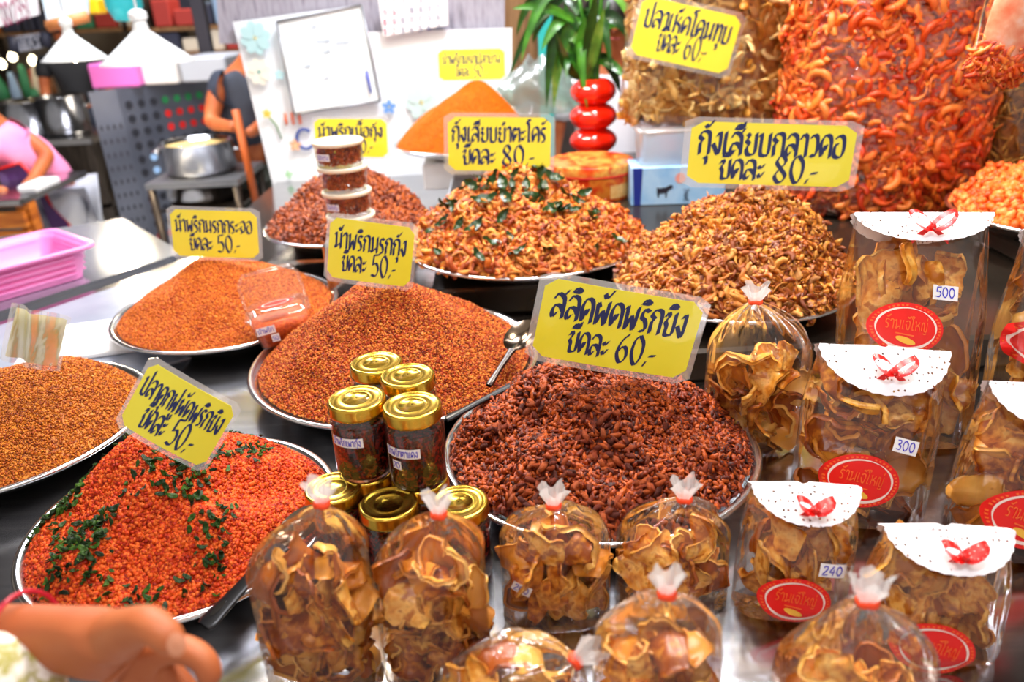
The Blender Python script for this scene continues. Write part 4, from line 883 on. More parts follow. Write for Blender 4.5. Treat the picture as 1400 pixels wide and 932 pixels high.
# ================================================================== SHRIMP SACK
SH = shrimp_var(8, 170, 290, .5, .2, 11, 7)
M_S = piecemat('dried_red_shrimp', ['#b02804', '#d84008', '#ea5c10', '#f27820', '#f69440', '#cc3606'], .38, 120, .5, .3)
sb = P(1205, 292, .1875); sc_ = (sb[0]+.005, 1.62, .1885); SR = .205
lft, rgt = PY(1072, 120, 1.95), PY(1350, 120, 1.95); SR = (rgt[0]-lft[0])/2; sc_ = ((lft[0]+rgt[0])/2+.0, 1.97, ZS); SHt = .80; pass
SRy = SR*.72
t = empty('shrimp_sack', sc_, (0, .05, 0), label='huge clear sack packed with curled red dried shrimp', cat='sack')
def sackr(z): return (1-.10*max(0, 1-z/.06)**2)*(1-.30*max(0, (z-.55)/.25)**2)
phs = [1., 2.2, 4.]
def sk(u, v, k=1.):
    a = u*2*PI; z = v*SHt; e = 2.6; ca, sa = math.cos(a), math.sin(a); rr = (abs(ca)**e+abs(sa)**e)**(-1/e)*sackr(z)*k*(1+.010*math.sin(5*a+z*20)+.008*math.sin(9*a-z*34)); return (SR*rr*ca, SRy*rr*sa, z)
mb = MB(); mb.grid(lambda u, v: sk(u, v), 96, 48, closed=True); mb.add([sk(i/96, 0) for i in range(96)], [tuple(range(95, -1, -1))]).build('clear_film', SACKF, t)
core = MB().grid(lambda u, v: sk(u, v*.97+.005, .90), 48, 24, closed=True); core.add([sk(i/48, .975, .9) for i in range(48)], [tuple(range(48))]); core.add([sk(i/48, .005, .9) for i in range(48)], [tuple(range(47, -1, -1))])
core.build('packed_shrimp', noisy('packed_shrimp_core', ['#8a2404', '#c44408', '#e0601a'], 60, .6, 0, 1.), t, kind='stuff')
n = 5600; a = nrm.uniform(-PI, PI, n); zz = nrm.uniform(.012, SHt*.95, n); e = 2.6; ca, sa = np.cos(a), np.sin(a); rr = (np.abs(ca)**e+np.abs(sa)**e)**(-1/e); kk = np.array([sackr(z) for z in zz])*nrm.uniform(.90, .965, n)
pos = np.stack([SR*rr*ca*kk, SRy*rr*sa*kk, zz], 1); nn = np.stack([ca/SR, sa/SRy, 0*a], 1); nn /= np.linalg.norm(nn, axis=1)[:, None]
Rm = rotmats(nn, .3); sz = nrm.uniform(.038, .062, n); vi = nrm.integers(0, 8, n)
bpy.context.view_layer.update(); Msk = np.array(t.matrix_world); wp = pos@Msk[:3, :3].T+Msk[:3, 3]; q_ = wp-CAM; ux = 700+F*(q_@RT)/(q_@FW); uy = 466-F*(q_@UP)/(q_@FW)
fac = -((wp-CAM)*(nn)).sum(1); ok = (fac > .35) & (ux > 1060) & (ux < 1360) & (uy > 0) & (uy < 300) & ~((uy > 170) & (ux < 1170))
rad = np.abs(kk); top = np.where(ok)[0]; top = top[np.argsort(-(rad[top]*30+sz[top]*20))[:300]]
keep = np.ones(n, bool); keep[top] = False
V, T, rn = join(SH, pos[keep], Rm[keep], sz[keep], vi[keep]); link('loose_shrimp', tri_mesh('loose_shrimp', V, T, True, rn), M_S, t, kind='stuff')
sm = []
for v, T in SH: m_ = tri_mesh('dried_shrimp', v, T); m_.materials.append(M_S); sm.append(m_)
for i in top:
    o = bpy.data.objects.new('dried_shrimp', sm[vi[i]]); COL.objects.link(o); tag(o, 'curled red dried shrimp pressed against the film of the huge sack', 'shrimp', 'dried shrimp showing through the huge sack')
    M = np.eye(4); M[:3, :3] = Rm[i]*sz[i]; M[:3, 3] = wp[i]+nn[i]*.004; o.matrix_world = Matrix(M.tolist())

# ---- bag of dried pale fish, standing on clear tubs
M_F = piecemat('pale_dried_fish', ['#b87420', '#dca040', '#eec270', '#f8e0a0', '#cc8c34'], .45, 60, .4, .5)
BY = 2.17
bl, br_, bt = PY(848, 165, BY), PY(1090, 165, BY), PY(960, 168, BY); bw = br_[0]-bl[0]; bh = .45; pass
t = empty('dried_fish_bag', ((bl[0]+br_[0])/2, BY, bl[2]-.01), (0, .03, 0), label='big clear bag of pale dried fish behind a yellow sign', cat='bag')
fz = bl[2]
def fb(u, v, k=1.):
    a_ = u*2*PI; e = 3.4; ca_, sa_ = math.cos(a_), math.sin(a_); rr_ = (abs(ca_)**e+abs(sa_)**e)**(-1/e); f_ = k*(1+.015*math.sin(7*a_+9*v)+.012*math.sin(12*a_-16*v)); w_ = bw/2*(1-.05*v-.10*max(0, 1-v*14)**2); return (w_*rr_*ca_*f_, f_*.10*rr_*sa_*(1-.12*max(0, 1-v*10)), bh*v)
mb = MB().grid(lambda u, v: fb(u, v), 80, 30, closed=True); mb.add([fb(i/80, 0) for i in range(80)], [tuple(range(79, -1, -1))]).build('clear_film', PACKF, t)
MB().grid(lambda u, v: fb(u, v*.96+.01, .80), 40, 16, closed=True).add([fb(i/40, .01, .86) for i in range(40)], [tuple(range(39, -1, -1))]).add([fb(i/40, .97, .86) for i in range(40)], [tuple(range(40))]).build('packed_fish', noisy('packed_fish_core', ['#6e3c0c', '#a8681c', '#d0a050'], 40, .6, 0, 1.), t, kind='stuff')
FL = flake_var(8, .5, 1.0)+shrimp_var(4, 40, 120, .6, .16, 8, 6, False)
n = 900; a = nrm.uniform(-PI, PI, n); v_ = nrm.uniform(.03, .95, n); pos = np.array([fb((a[i]/(2*PI)) % 1, v_[i], nrm.uniform(.78, .88)) for i in range(n)]); nn = np.stack([np.cos(a)*.3, np.sin(a), 0*a], 1); nn /= np.linalg.norm(nn, axis=1)[:, None]
Rm = rotmats(nn, .5); sz = nrm.uniform(.045, .095, n); vi = nrm.integers(0, len(FL), n); bpy.context.view_layer.update(); Mw = np.array(t.matrix_world); wp = pos@Mw[:3, :3].T+Mw[:3, 3]
q_ = wp-CAM; uy = 466-F*(q_@UP)/(q_@FW); ok = np.where((nn[:, 1] < -.3) & (uy > 0))[0][:170]; keep = np.ones(n, bool); keep[ok] = False
V, T, rn = join(FL, pos[keep], Rm[keep], sz[keep], vi[keep]); link('loose_dried_fish', tri_mesh('loose_dried_fish', V, T, True, rn), M_F, t, kind='stuff')
sm = []
for v, T in FL: m_ = tri_mesh('dried_fish_strip', v, T); m_.materials.append(M_F); sm.append(m_)
for i in ok:
    o = bpy.data.objects.new('dried_fish_strip', sm[vi[i]]); COL.objects.link(o); tag(o, 'pale dried fish strip inside the big bag with the yellow sign', 'dried fish', 'dried fish strips in the big bag')
    M = np.eye(4); M[:3, :3] = Rm[i]*sz[i]; M[:3, 3] = wp[i]; o.matrix_world = Matrix(M.tolist())
sign([(872, -12), (1020, 16), (998, 112), (858, 76)], BY-.135, 'ปลาเห็ดโคนทุบ', K+'60.-', 'yellow sign ending 60, stuck on the big bag of pale dried fish', (.88, .30, .66), (.52, .30, .30), .02)
# clear tub stack + blue box beneath it
zc = ZS
c1 = PY(866, 275, 2.02); c2 = PY(965, 275, 2.02)
BLU = noisy('light_blue_carton', ['#7eb6ea', '#a8d0f4', '#8cc0ee'], 12, .45)
bzt = PY(862, 232, 2.02)[2]; w_ = .25
t = empty('blue_carton', (c1[0]+w_/2, 2.09, zc), (0, 0, math.radians(-4)), label='light blue milk carton box with a small cow picture', cat='box'); h_ = max(.05, bzt-zc); pass
MB().box((-w_/2, -.06, 0), (w_/2, .06, h_), bev=.002).build('carton', BLU, t)
MB().add([(-w_/2+.008, -.0606, .001), (-w_/2+.026, -.0606, .001), (-w_/2+.030, -.0606, h_-.001), (-w_/2+.004, -.0606, h_-.001)], [(0, 1, 2, 3)], 0, False).build('dark_blue_band', principled('carton_dark_blue', '#1c2f8e', .4), t)
cow = [(0, .2), (.05, 0), (.12, 0), (.12, .25), (.5, .3), (.52, 0), (.6, 0), (.62, .35), (.75, .5), (.95, .62), (1.0, .75), (.85, .85), (.7, .8), (.55, .7), (.15, .65), (-.05, .7)]
MB().add([(-.055+x*.042, -.0608, h_*.2+y*.04) for x, y in cow], [tuple(range(len(cow)))], 0, False).build('cow_picture', principled('cow_print', '#202030', .5), t)
MB().lathe([(.001, 0), (.014, 0)], 20, M=Matrix.Translation((.005, -.0608, h_*.7)) @ Matrix.Rotation(PI/2, 4, 'X')).build('round_print', principled('carton_pink_print', '#e09a90', .5), t)
tm_ = MB()
for k in range(5): tm_.tube([(.015+k*.004, -.0608, h_*.1), (.02+.006*math.sin(k), -.0608, h_*.25), (.015+k*.004, -.0608, h_*.42)], .0006, 4)
tm_.build('line_drawing', principled('cow_print_thin', '#303040', .5), t)
t = empty('clear_tub', (c1[0]+.095, 2.10, zc+h_), label='cloudy clear rectangular tub between the blue carton and the fish bag', cat='tub'); h2 = fz-.01-(zc+h_)-.001; pass
h2 = max(.04, h2)
shell([rr_loop(.14, .10, .015, 0), rr_loop(.15, .11, .016, h2*.9), rr_loop(.158, .118, .018, h2*.92), rr_loop(.158, .118, .018, h2)], True, True).build('cloudy_body', film('cloudy_plastic', base=.2, edge=.6, milky=.45, scale=8, bump=.2), t)
t = empty('clear_tub', (c1[0]+.33, 2.11, zc), label='cloudy clear tub behind the wide sign under the fish bag', cat='tub')
shell([rr_loop(.12, .10, .015, 0), rr_loop(.13, .11, .016, h_+h2-.01), rr_loop(.135, .118, .018, h_+h2-.008), rr_loop(.135, .118, .018, h_+h2)], True, True).build('cloudy_body', bpy.data.materials['cloudy_plastic'], t)

# right edge bags
t_p = PY(1385, 160, 1.90); wz = .20
M_B = piecemat('brown_dried_strips', ['#6a3c0c', '#94601c', '#b8842e', '#d8aa54'], .45, 80, .4, .5)
t = empty('dried_strip_bag', (t_p[0]+.03, 1.90, ZS), label='clear bag of thin brown dried strips at the right edge', cat='bag')
def rb_(u, v, k=1.):
    a_ = u*2*PI; e = 3; ca_, sa_ = math.cos(a_), math.sin(a_); rr_ = (abs(ca_)**e+abs(sa_)**e)**(-1/e)*k*(1+.015*math.sin(7*a_+9*v)); return (.105*rr_*ca_, .07*rr_*sa_*(1-.9*max(0, (v-.75)/.25)), .385*v)
MB().grid(lambda u, v: rb_(u, v), 64, 24, closed=True).build('clear_film', PACKF, t)
MB().grid(lambda u, v: rb_(u, v*.72+.01, .86), 32, 12, closed=True).add([rb_(i/32, .73, .86) for i in range(32)], [tuple(range(32))]).build('packed_strips', noisy('packed_strip_core', ['#4a2808', '#94601c'], 60, .6, 0, 1.), t, kind='stuff')
n = 500; a = nrm.uniform(-PI, PI, n); pos = np.array([rb_((a[i]/(2*PI)) % 1, nrm.uniform(.02, .74), nrm.uniform(.84, .93)) for i in range(n)]); nn = np.stack([np.cos(a)*.5, np.sin(a), 0*a], 1); nn /= np.linalg.norm(nn, axis=1)[:, None]
V, T, rn = join(lump(6, 1.6, .18, .14, .3), pos, rotmats(nn, .4), nrm.uniform(.03, .055, n)); link('dried_strips', tri_mesh('dried_strips', V, T, True, rn), M_B, t, kind='stuff')
# hanging bag with orange band, top right
hb = PY(1398, 30, 1.35)
t = empty('hanging_shrimp_bag', hb, (0, math.radians(20), 0), label='clear bag with orange shrimp hanging in the top right corner', cat='bag')
def hbf(u, v, k=1.):
    a_ = u*2*PI; s_ = math.sin(PI*(.10+.62*v))**.6; return (.085*k*s_*math.cos(a_), .045*k*s_*math.sin(a_), -.085+.30*v)
MB().grid(lambda u, v: hbf(u, 1-v), 64, 24, closed=True).add([hbf(i/64, 0) for i in range(64)], [tuple(range(63, -1, -1))]).build('clear_film', PACKF, t)
n = 260; a = nrm.uniform(-PI, PI, n); v_ = np.abs(nrm.normal(0, .05, n)); pos = np.array([hbf((a[i]/(2*PI)) % 1, v_[i], nrm.uniform(.75, .93)) for i in range(n)]); nn = np.stack([np.cos(a), np.sin(a), 0*a], 1)
V, T, rn = join(SH, pos, rotmats(nn, .4), nrm.uniform(.018, .03, n)); link('shrimp_filling', tri_mesh('shrimp_filling', V, T, True, rn), M_S, t, kind='stuff')
MB().grid(lambda u, v: hbf(u, .02+.75*v, .80), 32, 12, closed=True).build('inner_mass', noisy('pale_shrimp_mass', ['#e8622a', '#f2a078', '#f8d8c8'], 30, .5, 0, .5), t, kind='stuff')

# ================================================================== RED TIN, VASE, PLANT
tp1, tp2 = PY(750, 232, 2.10), PY(873, 232, 2.10); tr_ = (tp2[0]-tp1[0])/2; tcx = (tp1[0]+tp2[0])/2
ztop = P(811, 212, .29); TYc = 2.20; h_ = .098
t = empty('round_biscuit_tin', (tcx+.003, TYc, ZS), label='round red biscuit tin with a gold band under the vase', cat='tin')
TR = noisy('printed_red_tin', ['#c01408', '#e0300c', '#f09030', '#d02008'], 18, .3, .2, detail=2)
MB().lathe([(.001, 0), (tr_-.003, 0), (tr_-.002, .002), (tr_-.002, h_-.022)], 64).build('tin_body', TR, t)
LT = noisy('printed_tin_lid', ['#d82008', '#e86020', '#e8b050', '#c81c08'], 22, .3, .2, detail=2)
MB().lathe([(tr_-.004, h_-.028), (tr_, h_-.028), (tr_+.0005, h_-.024), (tr_, h_-.004), (tr_-.001, h_-.001), (tr_-.004, h_), (tr_-.007, h_-.002), (.001, h_-.002)], 64).build('tin_lid', LT, t)
MB().lathe([(tr_+.0008, h_-.030), (tr_+.0022, h_-.028), (tr_+.0008, h_-.026)], 64).build('red_rim', RED, t)
MB().grid(lambda u, v: ((tr_-.0012)*math.sin(.35+u*.85), -(tr_-.0012)*math.cos(.35+u*.85), .010+.036*v), 16, 2).build('gold_panel', noisy('gold_panel', ['#d89848', '#e8b870', '#b87830'], 40, .4), t)
TYv = TYc+.23
vb = PY(812, 205, TYv); pass
vr = (PY(838, 160, TYv)[0]-PY(777, 160, TYv)[0])/2
vt = PY(796, 108, TYv); vh = vt[2]-ZS; pass
t = empty('gourd_vase', (vb[0]-.002, TYv, ZS), (0, -.0, 0), label='glossy red vase shaped like stacked gourds holding the plant', cat='vase')
VR = principled('glossy_red_glaze', '#ee2008', .12, Coat_Weight=.6)
nb = 4; bh_ = vh/nb
for k in range(nb):
    rk = vr*(1.06, 1.05, 1.04, 1.0, .94)[k]
    prof = [(rk*math.sqrt(1-((i/14-.5)/.60)**2), bh_*i/14) for i in range(15)]
    if k == nb-1: prof += [(rk*.50, bh_*.97), (rk*.46, bh_*.5)]
    def ribf(u, v, prof=prof):
        i = v*(len(prof)-1); i0 = int(min(i, len(prof)-2)); f_ = i-i0; r_ = prof[i0][0]*(1-f_)+prof[i0+1][0]*f_; z_ = prof[i0][1]*(1-f_)+prof[i0+1][1]*f_; r_ *= 1+.02*math.cos(u*2*PI*8); return (r_*math.cos(u*2*PI), r_*math.sin(u*2*PI), z_+k*bh_)
    MB().grid(ribf, 64, len(prof)*2, closed=True).build('gourd_bulb', VR, t)
ztop_ = ZS+vh
pl = empty('lucky_bamboo', (vb[0]-.002, TYv, ztop_-bh_*.5), label='leafy green lucky bamboo growing out of the red vase', cat='plant')
LG = [noisy('leaf_green_%s' % s_, cols, 20, .3, 0, .1, stretch=(1, 1, 1)) for s_, cols in (('dark', ['#0c2c0a', '#1a4612', '#2a5c1a']), ('fresh', ['#1e4c10', '#38741c', '#4c8c26']), ('pale', ['#2a5a18', '#5c9430', '#8cb04c']))]
sh_ = MB(); g = random.Random(5); stems = []
for k in range(6):
    a_ = 2*PI*k/6+.3; x_, y_ = .014*math.cos(a_), .014*math.sin(a_); hh_ = g.uniform(.16, .3); tipx = x_*g.uniform(2, 4)
    path = [(x_, y_, 0), (x_*1.3, y_*1.3, hh_*.4), (tipx, y_*2.5, hh_)]; o = MB().tube(catmull(path, 5).tolist(), .0055, 8).build('stalk', LG[1], pl); stems.append(path[-1]); stems.append(path[1])
def leaf(p0, p1, p2, w, mat, parent, fold=.25, tw=0.):
    p0, p1, p2 = Vector(p0), Vector(p1), Vector(p2); n_ = 12; mb = MB(); V = []
    for j in range(n_+1):
        v = j/n_; p = p0*(1-v)**2+p1*2*v*(1-v)+p2*v*v; d = ((p1-p0)*(1-v)+(p2-p1)*v).normalized(); side = d.cross(Vector((tw, -1, .25))).normalized(); up = side.cross(d).normalized()
        ww = w*(math.sin(PI*min(1, (v*.96+.04)))**.7)*(1-.25*v)
        for s_, dz in ((-1, 0), (-.5, -.5), (0, -1), (.5, -.5), (1, 0)): V.append(p+side*(s_*ww)+up*(dz*ww*fold))
    m = 5; mb.add(V, [(j*m+i, j*m+i+1, (j+1)*m+i+1, (j+1)*m+i) for j in range(n_) for i in range(m-1)])
    return mb.build('leaf', mat, parent)
org = np.array([pl.location.x, pl.location.y, pl.location.z])
LV = [  # base px, mid px, tip px, width, shade
 ((790, 40), (755, -30), (747, 150), .018, 0), ((785, 30), (748, 0), (700, 12), .012, 1), ((770, 20), (735, -10), (695, 108), .012, 0), ((790, 60), (765, 10), (757, 148), .020, 2), ((800, 90), (770, 60), (775, 108), .010, 0),
 ((805, 70), (785, 30), (803, 150), .012, 1), ((810, 40), (838, -5), (862, 60), .016, 0), ((812, 50), (845, 10), (858, 52), .014, 1), ((815, 80), (835, 70), (848, 128), .016, 0), ((815, 85), (840, 80), (856, 110), .012, 1),
 ((800, 110), (798, 60), (790, 0), .014, 1), ((800, 110), (806, 50), (815, -10), .016, 0), ((795, 110), (780, 60), (772, 0), .014, 1), ((803, 110), (815, 60), (826, 10), .013, 2), ((792, 108), (770, 95), (760, 40), .013, 0),
 ((790, 20), (770, -40), (730, 30), .016, 0), ((780, -10), (740, -40), (712, 85), .013, 1), ((800, 0), (840, -50), (866, 40), .016, 2), ((808, 105), (820, 90), (812, 30), .011, 0), ((798, 105), (790, 80), (780, 30), .013, 0),
 ((775, 30), (760, 20), (740, 70), .013, 1), ((770, 0), (740, 10), (728, 60), .014, 0), ((795, 30), (775, 20), (762, 95), .016, 1), ((805, 20), (800, 0), (782, 95), .017, 0), ((812, 20), (825, 10), (836, 95), .013, 0),
 ((790, -20), (765, -60), (742, 20), .016, 1), ((800, -20), (830, -60), (850, 10), .016, 0), ((785, 0), (800, -50), (818, 20), .014, 2), ((765, -10), (720, -20), (706, 50), .012, 0), ((802, 100), (812, 80), (822, 50), .014, 0), ((796, 100), (790, 70), (800, 20), .016, 1)]
for b0, m0, t0, w0, sh in LV:
    dy = g.uniform(-.07, .07); a0_, a1_, a2_ = PY(*b0, TYv+dy*.2)-org, PY(*m0, TYv+dy)-org, PY(*t0, TYv+dy*1.5)-org; leaf(a0_, a1_, a2_, w0*1.3, LG[sh], pl)

# ================================================================== BACK BOARD, SHEETS, POSTS
def quad_at(name, corners, Y, mat, th=.012, **kw):
    pts = [PY(x, y, Y+(kw.get('dy', 0))) for x, y in corners]; kw.pop('dy', None); cen = sum(pts)/len(pts); mb = MB(); V = [p-cen for p in pts]+[p-cen+np.array([0, th, 0]) for p in pts]; n_ = len(pts)
    return mb.add(V, [tuple(range(n_-1, -1, -1)), tuple(range(n_, 2*n_))]+[(i, (i+1) % n_, n_+(i+1) % n_, n_+i) for i in range(n_)], 0, False), cen
WB = noisy('white_painted_board', ['#e4ecf6', '#f2f6fb', '#fafbfe'], 3, .35)
mb, cen = quad_at('back_board', [(318, 30), (470, 10), (470, 45), (700, 38), (700, 330), (392, 330)], YB, WB)
bd = empty('back_board', cen, label='white board wall behind the pans with flower cut-outs on it', cat='board'); mb.build('panel', WB, bd)
GREY = noisy('grey_curtain', ['#8f8c98', '#a8a4b0', '#77727e'], 8, .7, 0, .4, stretch=(6, 6, 1))
mb, cen = quad_at('x', [(292, -60), (690, -60), (690, 60), (300, 60)], YB+.03, GREY, .01); mb.build('grey_curtain', GREY, loc=cen, label='grey brown cloth hanging behind the top of the board', cat='curtain')
WBD = noisy('whiteboard_face', ['#f4fbfd', '#eef8fb', '#ffffff'], 2, .15)
mb, cen = quad_at('x', [(378, 30), (494, 6), (520, 138), (402, 156)], YB-.03, WBD, .012); wb = empty('hanging_whiteboard', cen, label='small white writing board hanging tilted on the board', cat='board'); mb.build('white_panel', WBD, wb)
fr = MB(); pts = [PY(x, y, YB-.034)-cen for x, y in [(378, 30), (494, 6), (520, 138), (402, 156)]]
for i in range(4): fr.tube([pts[i], pts[(i+1) % 4]], .004, 6)
fr.build('metal_frame', DSTEEL, wb)
p_ = [PY(x, y, YB-.04)-cen for x, y in [(501, 97), (507, 127)]]; MB().tube(p_, .004, 8).build('blue_marker', principled('blue_marker', '#2840c0', .4), wb)
tx = MB()
for y_, x0_, x1_ in ((38, 425, 433), (58, 432, 452), (60, 458, 478), (72, 440, 452), (92, 415, 425), (108, 442, 450)):
    V, Q = lettering('วกขด', 0, 0, 1, 1, (.05, .04), .03)
    A, B = PY(x0_, y_, YB-.033)-cen, PY(x1_, y_-2, YB-.033)-cen; tx.add([A+(B-A)*(v[0]+.5)+np.array([0, 0, v[1]*.011]) for v in V], Q, 0, False)
tx.build('faint_writing', principled('faint_blue_writing', '#9cb4d8', .5), wb)
# calendar
mb, cen = quad_at('x', [(516, -10), (611, -10), (613, 34), (524, 50)], YB-.03, WHITE, .004); cal = empty('wall_calendar', cen, label='paper calendar page with rows of blue and red numbers', cat='calendar'); mb.build('page', WHITE, cal)
for rci in range(7):
    x_ = 527+rci*12; cm = MB()
    for k in range(4):
        V, Q = lettering('%d' % ((k*7+rci) % 30+1) if rci != 8 else '1', 0, 0, 1, 1, (.07, .05), .03) if all(ch in G for ch in '%d' % ((k*7+rci) % 30+1)) else lettering('58', 0, 0, 1, 1, (.07, .05), .03)
        A = PY(x_, 44-k*13-rci*1.2, YB-.032)-cen; cm.add([A+np.array([v[0]*.016, 0, v[1]*.018]) for v in V], Q, 0, False)
    cm.build('number_row', principled('calendar_red', '#e0508a', .5) if rci in (0, 1) else (bpy.data.materials.get('calendar_blue') or principled('calendar_blue', '#5060a0', .5)), cal)
# stuck-on flowers
g = random.Random(3)
def flower(px, py, rad, colr, name, label, y=YB-.015, petals=6, mid='#f2eebc'):
    cen = PY(px, py, y); t_ = empty(name, cen, (math.radians(0), 0, g.uniform(-.2, .2)), label=label, cat='paper flower'); pm = principled('petal_'+name+str(px), colr, .6)
    for k in range(petals):
        a_ = 2*PI*k/petals+.2; n_ = 12
        MB().add([(rad*.55*math.cos(a_)+rad*.45*math.cos(q)*math.cos(a_)-rad*.32*math.sin(q)*math.sin(a_), -.003*(1+k % 2)-.003, rad*.55*math.sin(a_)+rad*.45*math.cos(q)*math.sin(a_)+rad*.32*math.sin(q)*math.cos(a_)) for q in [2*PI*i/n_ for i in range(n_)]], [tuple(range(n_))], 0, False).build('petal', pm, t_)
    MB().lathe([(.001, .008), (rad*.15, .007), (rad*.2, 0)], 12, M=Matrix.Rotation(PI/2, 4, 'X')).build('flower_centre', principled('flower_mid'+str(px), mid, .6), t_)
flower(350, 52, .055, '#bfe6ea', 'pale_paper_flower', 'largest pale turquoise paper flower, at the top left of the board', petals=8)
flower(355, 98, .045, '#f2efe0', 'cream_paper_flower', 'cream paper flower under the large turquoise one', petals=8, mid='#3cb0a8')
flower(383, 102, .018, '#bfe8f0', 'small_blue_flower', 'tiny pale blue flower beside the small white board', petals=5)
flower(404, 198, .022, '#f6b88c', 'orange_star_flower', 'orange star shaped cut-out low on the board', petals=5)
flower(532, 146, .026, '#6f9fe0', 'blue_star_flower', 'blue star shaped cut-out beside the small white board', petals=5)
flower(577, 140, .060, '#cfe8e6', 'pale_green_flower', 'pale green round flower cut-out left of the orange powder', petals=8, mid='#e8e0a0')
flower(396, 238, .016, '#98d8a4', 'small_green_flower', 'tiny green cut-out above the dark shrimp pan', petals=4)
flower(365, 155, .016, '#f0c832', 'yellow_flower', 'small yellow flower cut-out with a green stem', petals=5)
p_ = [PY(x, y, YB-.01) for x, y in [(368, 160), (378, 172), (385, 190)]]; o = MB().tube([q-p_[0] for q in p_], .003, 6).build('flower_stem', LG[1], loc=p_[0], label='green stem of the small yellow flower cut-out', cat='paper flower')
for s_, x_, y_, colr, w_ in (('In', 402, 162, '#f07850', .0), ('C', 417, 190, '#4458a0', .05)):
    cen = PY(x_, y_, YB-.014); lt = MB()
    if s_ == 'C': pts = [(.03*math.cos(q), 0, .035*math.sin(q)) for q in np.linspace(.8, 5.5, 12)]; lt.tube(pts, .006, 6)
    else:
        for xx, z0_, z1_ in ((-.03, -.02, .02), (-.005, -.02, .02), (.02, -.02, .02)): lt.tube([(xx, 0, z0_), (xx, 0, z1_)], .005, 6)
    lt.build('board_letter', principled('letter_'+s_, colr, .5), loc=cen, label={'C': 'dark blue letter C cut-out low on the board', 'In': 'orange letter cut-outs under the small white board'}[s_], cat='letter')
# posts
def post(name, px0, px1, Y, mat, z0=ZF, z1_=2.6, d=.06, label=None, cat='post'):
    a_, b2 = PY(px0, 60, Y), PY(px1, 60, Y); x0_, x1_ = a_[0], b2[0]
    return MB().box((-(x1_-x0_)/2, 0, 0), ((x1_-x0_)/2, d, z1_-z0), bev=.004).build(name, mat, loc=((x0_+x1_)/2, Y, z0), label=label, cat=cat)
CREAM = noisy('cream_painted_wood', ['#e4dccb', '#f2ecdd'], 5, .6, stretch=(4, 4, .5)); WOOD = noisy('brown_wood', ['#6a4628', '#8c643e', '#a67c50'], 6, .6, 0, .3, stretch=(6, 6, .5))
post('cream_post', 648, 684, 2.95, CREAM, label='cream painted post right of the calendar')
post('wooden_post', 686, 742, 3.02, WOOD, label='brown wooden post behind the left leaves of the plant')
post('teal_pipe', 736, 756, 2.93, principled('teal_paint', '#2fb4b0', .4), d=.03, label='narrow teal upright beside the brown wooden post')
sw = PY(650, 12, 2.93); t = MB().box((-.07, -.03, -.03), (.03, 0, .03), bev=.006).build('switch_box', WHITE, loc=sw, label='small white electric switch box on the cream post', cat='switch')
MB().tube([(-.09, -.035, .02), (-.06, -.04, .012), (-.03, -.04, .01)], .004, 6).build('black_cable', BLACK, t)
# dark back wall of the stall right half
struct('wall_rear', MB().box((-.0, 3.6, ZF), (2.6, 3.7, 3.0)), noisy('dark_rear_wall', ['#2e2624', '#4a3e38', '#5e5048'], 3, .8))
# plastic bag behind plant, grey box
pbp = PY(738, 140, 2.15)
mbb = MB(); mbb.grid(lambda u, v: ((.13*math.cos(u*2*PI)*(1-.6*v**2.5)+.02*math.sin(9*v))*(1+.10*math.sin(7*u*2*PI+5*v)+.06*math.sin(15*u*2*PI-8*v)), .10*math.sin(u*2*PI)*(1-.6*v**2)*(1+.10*math.sin(5*u*2*PI+6*v)), .16*v*(1+.12*math.sin(3*u*2*PI))), 48, 14, closed=True)
t = mbb.build('crumpled_carrier_bag', film('pale_green_film', '#b8e0d0', .15, .6, milky=.3, scale=18, bump=1.), loc=(PY(745, 160, 2.45)[0], 2.66, .25), label='crumpled pale green plastic bag behind the plant', cat='bag')
gb = P(590, 262, .188)
o = rbox('grey_scale', -.155, -.03, 1.98, 2.30, ZS, .13, noisy('grey_paint', ['#98a0ac', '#b0b8c2'], 6, .35), label='flat grey metal box between the dark and leafy shrimp pans', cat='box', bev=.008)
MB().box((-.055, -.14, .0551), (.055, .14, .058), bev=.001).build('steel_plate', STEEL, o)

# ================================================================== SELLER BEHIND THE PLANT, PEOPLE
def skin_body(name, joints, edges, radii, mat, parent=None, sub=2, loc=(0, 0, 0), **kw):
    me = bpy.data.meshes.new(name); me.from_pydata([tuple(float(q) for q in j) for j in joints], edges, []); o = bpy.data.objects.new('tmp_'+name, me); COL.objects.link(o)
    md = o.modifiers.new('s', 'SKIN'); md.use_smooth_shade = True; md.branch_smoothing = .6
    if sub: ss = o.modifiers.new('u', 'SUBSURF'); ss.levels = sub; ss.render_levels = sub
    for i, r_ in enumerate(radii): me.skin_vertices[0].data[i].radius = (r_, r_) if not isinstance(r_, tuple) else r_
    me.skin_vertices[0].data[0].use_root = True
    bpy.context.view_layer.update(); dg = bpy.context.evaluated_depsgraph_get(); m2 = bpy.data.meshes.new_from_object(o.evaluated_get(dg)); bpy.data.objects.remove(o)
    m2.name = name; m2.materials.clear(); m2.materials.append(mat); return link(name, m2, mat, parent, loc, **kw)
